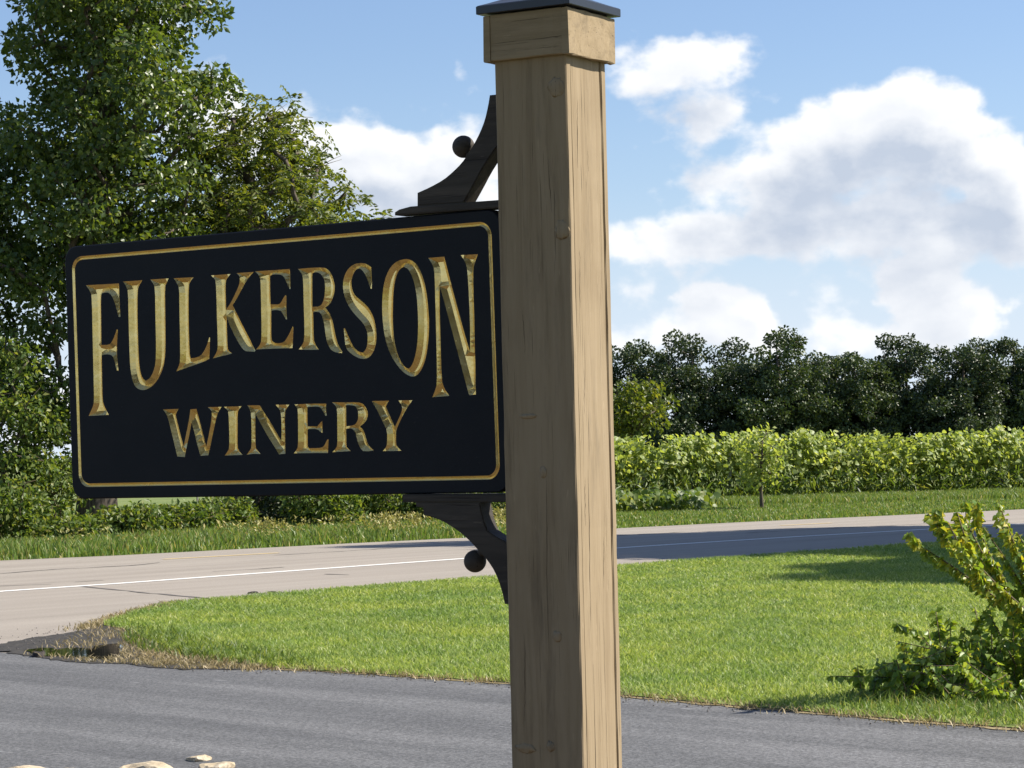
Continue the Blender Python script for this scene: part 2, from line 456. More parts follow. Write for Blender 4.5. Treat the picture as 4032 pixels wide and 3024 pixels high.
def strip(name, pts, width, z, mat, parent=None):
    V, F = [], []
    n = len(pts)
    for i, (x, y) in enumerate(pts):
        a = pts[max(i - 1, 0)]; c_ = pts[min(i + 1, n - 1)]
        d = Vector((c_[0] - a[0], c_[1] - a[1])).normalized()
        w = width[i] if isinstance(width, (list, tuple)) else width
        V += [(x - d.y * w / 2, y + d.x * w / 2, z), (x + d.y * w / 2, y - d.x * w / 2, z)]
    for i in range(n - 1):
        F.append((2 * i, 2 * i + 1, 2 * i + 3, 2 * i + 2))
    return pymesh(name, V, F, mat, parent)


def resample(pts, step):
    out = []
    for a, b_ in zip(pts[:-1], pts[1:]):
        d = math.dist(a, b_); k = max(1, int(d / step))
        for i in range(k):
            t = i / k
            out.append(tuple(a[j] + (b_[j] - a[j]) * t for j in range(len(a))))
    out.append(tuple(pts[-1]))
    return out


def in_poly(P, poly):
    x, y = P[:, 0], P[:, 1]
    q = np.asarray(poly, dtype=float)
    ins = np.zeros(len(P), bool)
    j = len(q) - 1
    for i in range(len(q)):
        c_ = ((q[i, 1] > y) != (q[j, 1] > y)) & (x < (q[j, 0] - q[i, 0]) * (y - q[i, 1]) / (q[j, 1] - q[i, 1] + 1e-12) + q[i, 0])
        ins ^= c_
        j = i
    return ins


def tubes(segs, sides=6):
    """segs: list of (points, radii) -> one welded-per-tube mesh"""
    V, F = [], []
    for pts, rad in segs:
        base = len(V)
        pts = [Vector(p) for p in pts]
        up = Vector((0.13, 0.31, 0.94)).normalized()
        for i, p in enumerate(pts):
            d = (pts[min(i + 1, len(pts) - 1)] - pts[max(i - 1, 0)]).normalized()
            s = d.cross(up)
            if s.length < 0.05:
                s = d.cross(Vector((1, 0, 0)))
            s.normalize(); t = s.cross(d)
            for k in range(sides):
                a = 2 * math.pi * k / sides
                V.append(p + (s * math.cos(a) + t * math.sin(a)) * rad[i])
        for i in range(len(pts) - 1):
            for k in range(sides):
                a = base + i * sides + k; b_ = base + i * sides + (k + 1) % sides
                F.append((a, b_, b_ + sides, a + sides))
        F.append(tuple(base + (len(pts) - 1) * sides + k for k in range(sides)))
    return V, F


def unit(a):
    return a / (np.linalg.norm(a, axis=1, keepdims=True) + 1e-9)


def leaf_geo(C, D, L, W, fold=0.18, curl=0.12, rng=RNG):
    """pointed leaves: C base points, D tip directions, L lengths, W widths -> verts, tris"""
    n = len(C)
    D = unit(D)
    r = rng.normal(size=(n, 3)) * 0.9 + np.array([0.25, 0.0, 0.55])
    S = unit(np.cross(D, r)); N = np.cross(S, D)
    L = np.broadcast_to(L, (n,))[:, None]; W = np.broadcast_to(W, (n,))[:, None]
    mid = C + D * L * 0.42
    left = mid + S * W * 0.5 + N * W * fold
    right = mid - S * W * 0.5 + N * W * fold
    tip = C + D * L - N * L * curl
    V = np.stack([C, left, tip, right], 1).reshape(-1, 3)
    i = np.arange(n)[:, None] * 4
    T = np.concatenate([i + np.array([[0, 2, 1]]), i + np.array([[0, 3, 2]])], 1).reshape(-1, 3)
    return V, T


def broad_leaf_geo(C, D, L, rng=RNG):
    """broad lobed leaves (grape), six-sided with a folded mid rib"""
    n = len(C); D = unit(D)
    r = rng.normal(size=(n, 3)) * 0.42 + np.array([0.9, -0.55, 0.7]); S = unit(np.cross(D, r)); N = np.cross(S, D)
    L = np.broadcast_to(L, (n,))[:, None]
    pts = [C, C + D * L * .18 + S * L * .5 + N * L * .1, C + D * L * .62 + S * L * .44 + N * L * .08, C + D * L - N * L * .1,
           C + D * L * .62 - S * L * .44 + N * L * .08, C + D * L * .18 - S * L * .5 + N * L * .1]
    V = np.stack(pts, 1).reshape(-1, 3)
    i = np.arange(n)[:, None] * 6
    T = np.concatenate([i + np.array([q]) for q in ((0, 2, 1), (0, 3, 2), (0, 4, 3), (0, 5, 4))], 1).reshape(-1, 3)
    return V, T


def blades(P, H, Wd, lean, rng=RNG):
    """grass blades: single bent triangles pairs"""
    n = len(P)
    a = rng.uniform(0, 2 * np.pi, n); s = np.stack([np.cos(a), np.sin(a), np.zeros(n)], 1)
    b_ = rng.uniform(0, 2 * np.pi, n); ln = np.stack([np.cos(b_), np.sin(b_), np.zeros(n)], 1) * (rng.uniform(0.1, 1, n) * lean)[:, None]
    H = np.broadcast_to(H, (n,))[:, None]; Wd = np.broadcast_to(Wd, (n,))[:, None]
    up = np.array([[0, 0, 1.0]])
    p0 = P - s * Wd / 2; p1 = P + s * Wd / 2
    m0 = P + up * H * 0.6 + ln * H * 0.4 - s * Wd * 0.4; m1 = P + up * H * 0.6 + ln * H * 0.4 + s * Wd * 0.4
    t = P + up * H * 0.92 + ln * H * 1.1
    V = np.stack([p0, p1, m1, m0, t], 1).reshape(-1, 3)
    i = np.arange(n)[:, None] * 5
    T = np.concatenate([i + np.array([q]) for q in ((0, 1, 2), (0, 2, 3), (3, 2, 4))], 1).reshape(-1, 3)
    return V, T


def scatter(poly, density, rng=RNG, dens_fn=None):
    q = np.asarray(poly); lo, hi = q.min(0), q.max(0)
    n = int((hi[0] - lo[0]) * (hi[1] - lo[1]) * density)
    P = rng.uniform(lo, hi, (n, 2))
    P = P[in_poly(P, poly)]
    if dens_fn is not None:
        P = P[rng.uniform(0, 1, len(P)) < dens_fn(P)]
    return P


def vnoise(P, scale, seed=0):
    """cheap smooth 2-D value noise for uneven growth"""
    r = np.random.default_rng(seed)
    out = np.zeros(len(P))
    for k in range(5):
        f = scale * (1.7 ** k); a = r.uniform(0, 6.28, 3)
        out += (np.sin(P[:, 0] * f * np.cos(a[0]) + P[:, 1] * f * np.sin(a[0]) + a[1]) * np.sin(P[:, 0] * f * np.cos(a[2]) - P[:, 1] * f * np.sin(a[2]) + a[1] * 2)) / (1.35 ** k)
    return out / 2.6

# ------------------------------------------------------------------ the setting: ground, highway, driveway, lawn
tag(pymesh('ground', [(-2500, -300, -0.03), (2500, -300, -0.03), (2500, 4500, -0.03), (-2500, 4500, -0.03)], [(0, 1, 2, 3)], 'field_grass'), kind='structure')

FAR = [(-60, -17.5), (-20, 21.5), (-9.5, 30.6), (-6.92, 32.4), (-5.49, 33.13), (-4.03, 34.22), (-2.47, 35.4), (-0.8, 36.46), (1.69, 39.0), (3.77, 40.47), (5.45, 41.43),
       (7.21, 42.44), (9.2, 43.69), (14, 46.5), (24, 52), (60, 70)]
WHITE = [(-60, -31), (-20, 9.6), (-8, 22.0), (-5.3, 24.78), (-4.26, 25.75), (-3.18, 26.92), (-1.97, 28.19), (-0.71, 29.5), (1.68, 31.85), (3.97, 33.8), (5.75, 35.1), (7.75, 36.6), (12, 39.4), (22, 45), (60, 64)]
NEAR = [(-3.13, 21.95), (-2.29, 22.88), (-1.35, 23.83), (-0.13, 25.05), (1.13, 26.5), (2.61, 27.95), (3.3, 28.55), (4.64, 29.8), (6.61, 31.3), (11, 34.2), (21, 39.7), (61, 59.5)]
road_poly = FAR + NEAR[::-1] + [(-3.24, 21.18), (-3.29, 20.55), (-3.3, 19.84), (-3.36, 19.3), (-3.5, 18.5), (-3.7, 17.5), (-3.5, 16.6), (-4.5, 15.4), (-9, 11), (-60, -40)]
highway = flat('highway', road_poly, 0.0, 'highway_asphalt', kind='structure')
strip('edge_line', resample(WHITE, 1.0), 0.17, 0.004, 'white_line', highway)
CENTRE = [(-12.0, 25.5), (-8.4, 28.6), (-4.53, 31.52), (-3.25, 32.59), (-1.2, 34.3), (1.3, 36.3), (4.34, 38.45), (4.83, 38.8), (8.3, 40.8), (14, 44)]
for a, b_ in (((-11.4, 26.1), (-9.2, 28.0)), ((-4.6, 31.5), (-3.2, 32.63)), ((4.2, 38.35), (5.1, 38.95)), ((9.6, 41.6), (10.8, 42.3))):
    strip('centre_dash', resample([a, b_], 0.6), 0.12, 0.004, 'yellow_line', highway)
CRACKS = [[(-6.13, 28.67), (-5.6, 29.42), (-4.76, 29.95), (-4.48, 30.56)], [(-3.18, 31.93), (-2.54, 32.45), (-1.85, 33.15), (0.4, 35.0), (2.6, 36.6)],
          [(-4.57, 25.32), (-3.82, 24.11), (-3.42, 23.47), (-2.88, 22.68)], [(-5.52, 25.83), (-5.02, 25.96)], [(-4.81, 26.27), (-4.56, 26.53)],
          [(-2.09, 26.66), (-1.82, 26.36)], [(-3.48, 27.88), (-3.16, 28.13), (-2.72, 28.5)], [(-7.4, 27.2), (-6.2, 28.4)], [(3.4, 35.6), (4.8, 36.6), (7.5, 38.2)]]
for k, L in enumerate(CRACKS):
    pts = [(x + random.uniform(-.03, .03), y + random.uniform(-.03, .03)) for x, y in resample(L, 0.18)]
    strip('crack', pts, [random.uniform(0.02, 0.07) for _ in pts], 0.004, 'crack_tar', highway)

DR_FAR = [(-3.21, 16.3), (-2.34, 15.55), (-1.85, 15.13), (-1.28, 14.79), (-0.83, 14.41), (-0.07, 13.67), (0.55, 12.82), (1.11, 12.15), (1.67, 11.54), (2.27, 10.92), (3.2, 9.9), (6, 6.9), (14, -1.5)]
DR_NEAR = [(-7.5, 14.0), (-5.4, 12.5), (-3.5, 11.2), (-2.6, 10.4), (-1.6, 9.65), (0, 8.4), (2, 6.5), (10, -1.9)]
driveway = flat('driveway', [(x + .11, y + .11) for x, y in DR_FAR] + DR_NEAR[::-1] + [(-7.0, 14.9), (-4.6, 16.2), (-3.75, 17.0)], 0.006, 'driveway_asphalt', kind='structure')

LAWN = ([(-3.31, 19.3), (-3.29, 20.55), (-3.24, 21.18)] + NEAR[:10] + [(14, 22), (13, 8), (5.9, 7.2), (3.2, 10.05)]
        + [(2.27, 11.05), (1.67, 11.66), (1.11, 12.27), (0.55, 12.94), (-0.07, 13.78), (-0.83, 14.5), (-1.28, 14.87), (-1.6, 15.15), (-2.0, 15.95), (-2.38, 16.59), (-2.7, 17.57), (-2.98, 18.64)])
lawn = flat('lawn', LAWN, 0.014, 'lawn_soil', kind='structure')
edge_pts = [(x + .06 + random.uniform(-.02, .02), y + .06 + random.uniform(-.02, .02)) for x, y in resample(DR_FAR[1:11], 0.09)]
strip('thatch_edge', edge_pts, [random.uniform(.05, .15) for _ in edge_pts], 0.0095, 'thatch', lawn)
MUD = [(-3.77, 17.58), (-3.69, 18.11), (-3.53, 18.44), (-3.39, 18.77), (-3.36, 19.3), (-3.19, 19.06), (-2.98, 18.64), (-2.7, 17.57), (-2.38, 16.59), (-2.0, 15.95),
       (-1.59, 15.28), (-1.53, 15.03), (-1.84, 15.11), (-2.12, 15.15), (-2.34, 15.42), (-2.63, 15.72), (-2.93, 15.89), (-3.2, 16.28), (-3.5, 16.78), (-3.65, 17.03)]
def ragged(poly, step, amp, seed):
    rg = random.Random(seed)
    q = resample(list(poly) + [poly[0]], step)[:-1]
    return [(x + rg.uniform(-amp, amp), y + rg.uniform(-amp, amp) * 1.6) for x, y in q]


flat('mud', ragged(MUD, 0.07, 0.03, 3), 0.010, 'mud', kind='structure')
PUD = [(-3.46, 16.97), (-3.36, 17.13), (-3.22, 16.95), (-3.17, 17.08), (-3.01, 16.99), (-2.96, 17.27), (-2.86, 17.31), (-2.78, 16.99), (-2.69, 16.27), (-2.71, 16.04),
       (-2.87, 16.16), (-3.03, 16.29), (-3.19, 16.41), (-3.33, 16.62)]
flat('puddle', ragged(PUD, 0.06, 0.022, 5), 0.0145, 'puddle_water', kind='structure')
# planting bed the sign stands in, this side of the driveway
flat('planting_bed', [(-5.4, 12.7), (-3.4, 11.4), (-2.5, 10.6), (-1.4, 9.8), (0, 8.6), (2, 6.7), (6, 2.5), (6, -4), (-6, -4), (-7, 5), (-6.5, 10)], -0.012, 'mulch', kind='structure')

# ------------------------------------------------------------------ sign post with collar and cap
POST_W = 0.19
M_POST = Matrix(((0.861633289, 0.507531354, 0.0, 0.141129542), (-0.507439674, 0.861477645, -0.019006452, 5.499487764), (-0.00964637, 0.016376592, 0.999819361, 1.464854395), (0, 0, 0, 1)))


def plank(x0, x1, y0, y1, z0, z1, ch=0.003, axis=2, seg=24, jit=0.0008, rng=random):
    """a sawn board: chamfered, slightly uneven edges along its length"""
    lo, hi = (x0, y0, z0), (x1, y1, z1)
    a, b_ = [k for k in range(3) if k != axis]
    ring = [(lo[a] + ch, lo[b_]), (hi[a] - ch, lo[b_]), (hi[a], lo[b_] + ch), (hi[a], hi[b_] - ch), (hi[a] - ch, hi[b_]), (lo[a] + ch, hi[b_]), (lo[a], hi[b_] - ch), (lo[a], lo[b_] + ch)]
    V, F = [], []
    for i in range(seg + 1):
        t = lo[axis] + (hi[axis] - lo[axis]) * i / seg
        for k, (u, v_) in enumerate(ring):
            p = [0, 0, 0]
            p[a] = u + rng.gauss(0, jit); p[b_] = v_ + rng.gauss(0, jit); p[axis] = t
            V.append(tuple(p))
    for i in range(seg):
        for k in range(8):
            F.append((i * 8 + k, i * 8 + (k + 1) % 8, (i + 1) * 8 + (k + 1) % 8, (i + 1) * 8 + k))
    F.append(tuple(range(7, -1, -1))); F.append(tuple(seg * 8 + k for k in range(8)))
    return V, F


def part(name, VF, mat, parent, off=(0, 0, 0), smooth=False):
    V, F = VF
    bm = bmesh.new()
    vs = [bm.verts.new((v[0] - off[0], v[1] - off[1], v[2] - off[2])) for v in V]
    for f in F:
        try:
            bm.faces.new([vs[i] for i in f])
        except ValueError:
            pass
    return bmobj(name, bm, mat, parent, smooth)


def sphere(c, r, u=24, v=14, squash=(1, 1, 1)):
    V, F = [], []
    for i in range(v + 1):
        th = math.pi * i / v
        for k in range(u):
            ph = 2 * math.pi * k / u
            V.append((c[0] + r * squash[0] * math.sin(th) * math.cos(ph), c[1] + r * squash[1] * math.sin(th) * math.sin(ph), c[2] + r * squash[2] * math.cos(th)))
    for i in range(v):
        for k in range(u):
            F.append((i * u + k, i * u + (k + 1) % u, (i + 1) * u + (k + 1) % u, (i + 1) * u + k))
    return V, F


B = (-0.095, 0.095, -1.465)
post = thing('sign_post', 'square tan wooden post with dark pyramid cap carrying the winery sign', 'post', matrix=M_POST @ Matrix.Translation(B))
T_ = 0.022
part('front_board', plank(-POST_W, 0, 0, T_, -1.5, 0.886, 0.003, 2, 36, 0.00035), 'post_wood', post, B)
part('back_board', plank(-POST_W, 0, POST_W - T_, POST_W, -1.5, 0.886, 0.003, 2, 36, 0.0005), 'post_wood', post, B)
part('side_board', plank(-T_ - 0.002, -0.0022, T_ + 0.0008, POST_W - T_ - 0.0012, -1.5, 0.886, 0.0025, 2, 36, 0.0003), 'post_wood', post, B)
part('side_board', plank(-POST_W + 0.0022, -POST_W + T_, T_ + 0.0008, POST_W - T_ - 0.0012, -1.5, 0.886, 0.0025, 2, 36, 0.0003), 'post_wood', post, B)
co, cz, ct = 0.0181, 0.778, 0.8855
part('collar_board', plank(-POST_W + 0.0005, -0.0005, -co + 0.002, -0.0012, cz, ct, 0.002, 0, 8, 0.0005), 'collar_wood', post, B)
part('collar_board', plank(-POST_W + 0.0005, -0.0005, POST_W + 0.0012, POST_W + co - 0.001, cz, ct, 0.002, 0, 8, 0.0005), 'collar_wood', post, B)
part('collar_board', plank(0.0008, co, -co, POST_W + co, cz - 0.001, ct - 0.002, 0.002, 1, 8, 0.0008), 'collar_wood', post, B)
part('collar_board', plank(-POST_W - co, -POST_W - 0.0008, -co, POST_W + co, cz - 0.001, ct - 0.002, 0.002, 1, 8, 0.0008), 'collar_wood', post, B)
ko, kz = 0.0279, 0.8877
lo_, hi_ = -POST_W - ko, ko
cx_, cy_ = -POST_W / 2, POST_W / 2
V, F = [], []
hw = POST_W / 2 + ko
for z, w in ((kz, hw - 0.003), (kz, hw), (kz + 0.0015, hw + 0.001), (kz + 0.018, hw + 0.001), (kz + 0.0205, hw - 0.002), (kz + 0.027, hw - 0.02), (kz + 0.064, 0.012), (kz + 0.066, 0.004)):
    V += [(cx_ - w, cy_ - w, z), (cx_ + w, cy_ - w, z), (cx_ + w, cy_ + w, z), (cx_ - w, cy_ + w, z)]
for i in range(7):
    for k in range(4):
        F.append((i * 4 + k, i * 4 + (k + 1) % 4, i * 4 + 4 + (k + 1) % 4, i * 4 + 4 + k))
F += [(3, 2, 1, 0), (28, 29, 30, 31)]
part('cap', (V, F), 'cap_metal', post, B)
for x, z, rx, rz in ((-0.0265, 0.705, 0.021, 0.022), (-0.021, 0.379, 0.019, 0.021), (-0.086, -0.175, 0.009, 0.014), (-0.06, -0.551, 0.012, 0.012), (-0.084, -0.805, 0.011, 0.011), (-0.152, -0.812, 0.026, 0.011), (-0.122, -0.046, 0.024, 0.006)):
    Vk, Fk = sphere((x, 0.0005, z), 1.0, 14, 8, (rx, 0.0048, rz))
    Vk = [(a + random.gauss(0, rx * .12), b_ * random.uniform(.6, 1.1), c_ + random.gauss(0, rz * .12)) for a, b_, c_ in Vk]
    part('knot', (Vk, Fk), 'post_wood', post, B, True)

# drying cracks: thin dark slits standing in the board faces
for face, c0_, z0_, z1_, w_ in (('r', .045, .2, .335, .0022), ('r', .052, -.06, .06, .0018), ('r', .058, -.52, -.17, .0026), ('r', .044, -.3, -.19, .002), ('r', .06, -1.1, -.62, .0024), ('r', .125, -.45, -.33, .0016),
                             ('r', .1, .45, .58, .0014), ('r', .05, .5, .68, .002), ('f', -.082, -.47, -.18, .0018), ('f', -.13, .1, .2, .0013), ('f', -.05, .42, .55, .0013), ('f', -.15, -.75, -.55, .0014)):
    V, F = [], []
    nz = 14
    for i in range(nz + 1):
        t_ = i / nz; z_ = z0_ + (z1_ - z0_) * t_; h_ = w_ * (0.2 + math.sin(math.pi * t_)) * random.uniform(.4, 1.0) / 2.4
        u_ = c0_ + random.gauss(0, .0007) + .003 * math.sin(t_ * 3 + c0_ * 90)
        for s_ in (-1, 1):
            V.append((-0.0018, u_ + s_ * h_, z_) if face == 'r' else (u_ + s_ * h_, -0.0004, z_))
    for i in range(nz):
        F.append((2 * i, 2 * i + 1, 2 * i + 3, 2 * i + 2))
    part('crack', (V, F), 'crack_shadow', post, B)

# ------------------------------------------------------------------ scroll brackets
def extruded(poly, y0, y1, bev=0.0025):
    bm = bmesh.new()
    vs = [bm.verts.new((x, y0, z)) for x, z in poly]
    f = bm.faces.new(vs)
    r = bmesh.ops.extrude_face_region(bm, geom=[f])
    for v_ in r['geom']:
        if isinstance(v_, bmesh.types.BMVert):
            v_.co.y = y1
    bmesh.ops.recalc_face_normals(bm, faces=bm.faces)
    ed = [e for e in bm.edges if abs(e.verts[0].co.y - e.verts[1].co.y) < 1e-6]
    bmesh.ops.bevel(bm, geom=ed, offset=bev, segments=2, affect='EDGES', clamp_overlap=True)
    return bm


def smooth_poly(p, rounds=1, lim=42):
    for _ in range(rounds):
        out = []
        n = len(p)
        for i in range(n):
            a, b_, c_ = Vector(p[i - 1]), Vector(p[i]), Vector(p[(i + 1) % n])
            ang = math.degrees((b_ - a).angle(c_ - b_, 0.0))
            if ang < lim:
                out += [tuple(b_ + (a - b_) * 0.25), tuple(b_ + (c_ - b_) * 0.25)]
            else:
                out.append(tuple(b_))
        p = out
    return p


ARM_TOP = [(-.457, .4646), (-.456, .496), (-.42, .507), (-.382, .522), (-.355, .539), (-.33, .558), (-.312, .578), (-.293, .602), (-.276, .628), (-.262, .656), (-.252, .690), (-.247, .713), (-.192, .713),
           (-.192, .622), (-.233, .587), (-.251, .566), (-.276, .535), (-.301, .4975), (-.325, .4646)]
ARM_BOT = [(-.482, -.2475), (-.482, -.258), (-.462, -.26), (-.461, -.278), (-.436, -.283), (-.411, -.291), (-.388, -.302), (-.367, -.314), (-.346, -.328), (-.324, -.347), (-.301, -.370), (-.287, -.382),
           (-.265, -.411), (-.249, -.45), (-.24, -.487), (-.192, -.487), (-.192, -.36), (-.233, -.339), (-.262, -.327), (-.282, -.314), (-.290, -.295), (-.295, -.276), (-.302, -.2475)]
for lab, arm, plate, ball, root in (
        ('dark carved wooden scroll bracket with ball, standing on top of the sign', ARM_TOP, [(-.521, .4455), (-.521, .453), (-.508, .459), (-.476, .4643), (-.192, .4643), (-.192, .4455)], (-.338, .600), (-.308, .566)),
        ('black carved wooden scroll bracket with ball, underneath the sign', ARM_BOT, [(-.519, -.2285), (-.519, -.2472), (-.192, -.2472), (-.192, -.2285)], (-.334, -.389), (-.302, -.355))):
    Bb = (-0.19, 0.095, plate[0][1])
    br = thing('scroll_bracket', lab, 'bracket', group='scroll brackets of the sign', matrix=M_POST @ Matrix.Translation(Bb))
    sh_ = lambda P: [(x - Bb[0], z - Bb[2]) for x, z in P]
    bmobj('plate', extruded(sh_(plate), -0.028, 0.028), 'bracket_wood', br)
    arm_o = bmobj('scroll_arm', extruded(sh_(smooth_poly(arm, 1, 30)), -0.026, 0.026), 'bracket_wood', br)
    a = Vector((ball[0] - Bb[0], 0, ball[1] - Bb[2])); c_ = Vector((root[0] - Bb[0], 0, root[1] - Bb[2]))
    part('neck', tubes([([a.lerp(c_, t) for t in (0, .45, .62, .8, 1.0)], [0.012, 0.011, 0.0125, 0.017, 0.021])], 16), 'bracket_wood', arm_o, smooth=True)
    part('ball', sphere((ball[0] - Bb[0], 0, ball[1] - Bb[2]), 0.027), 'bracket_wood', arm_o, smooth=True)

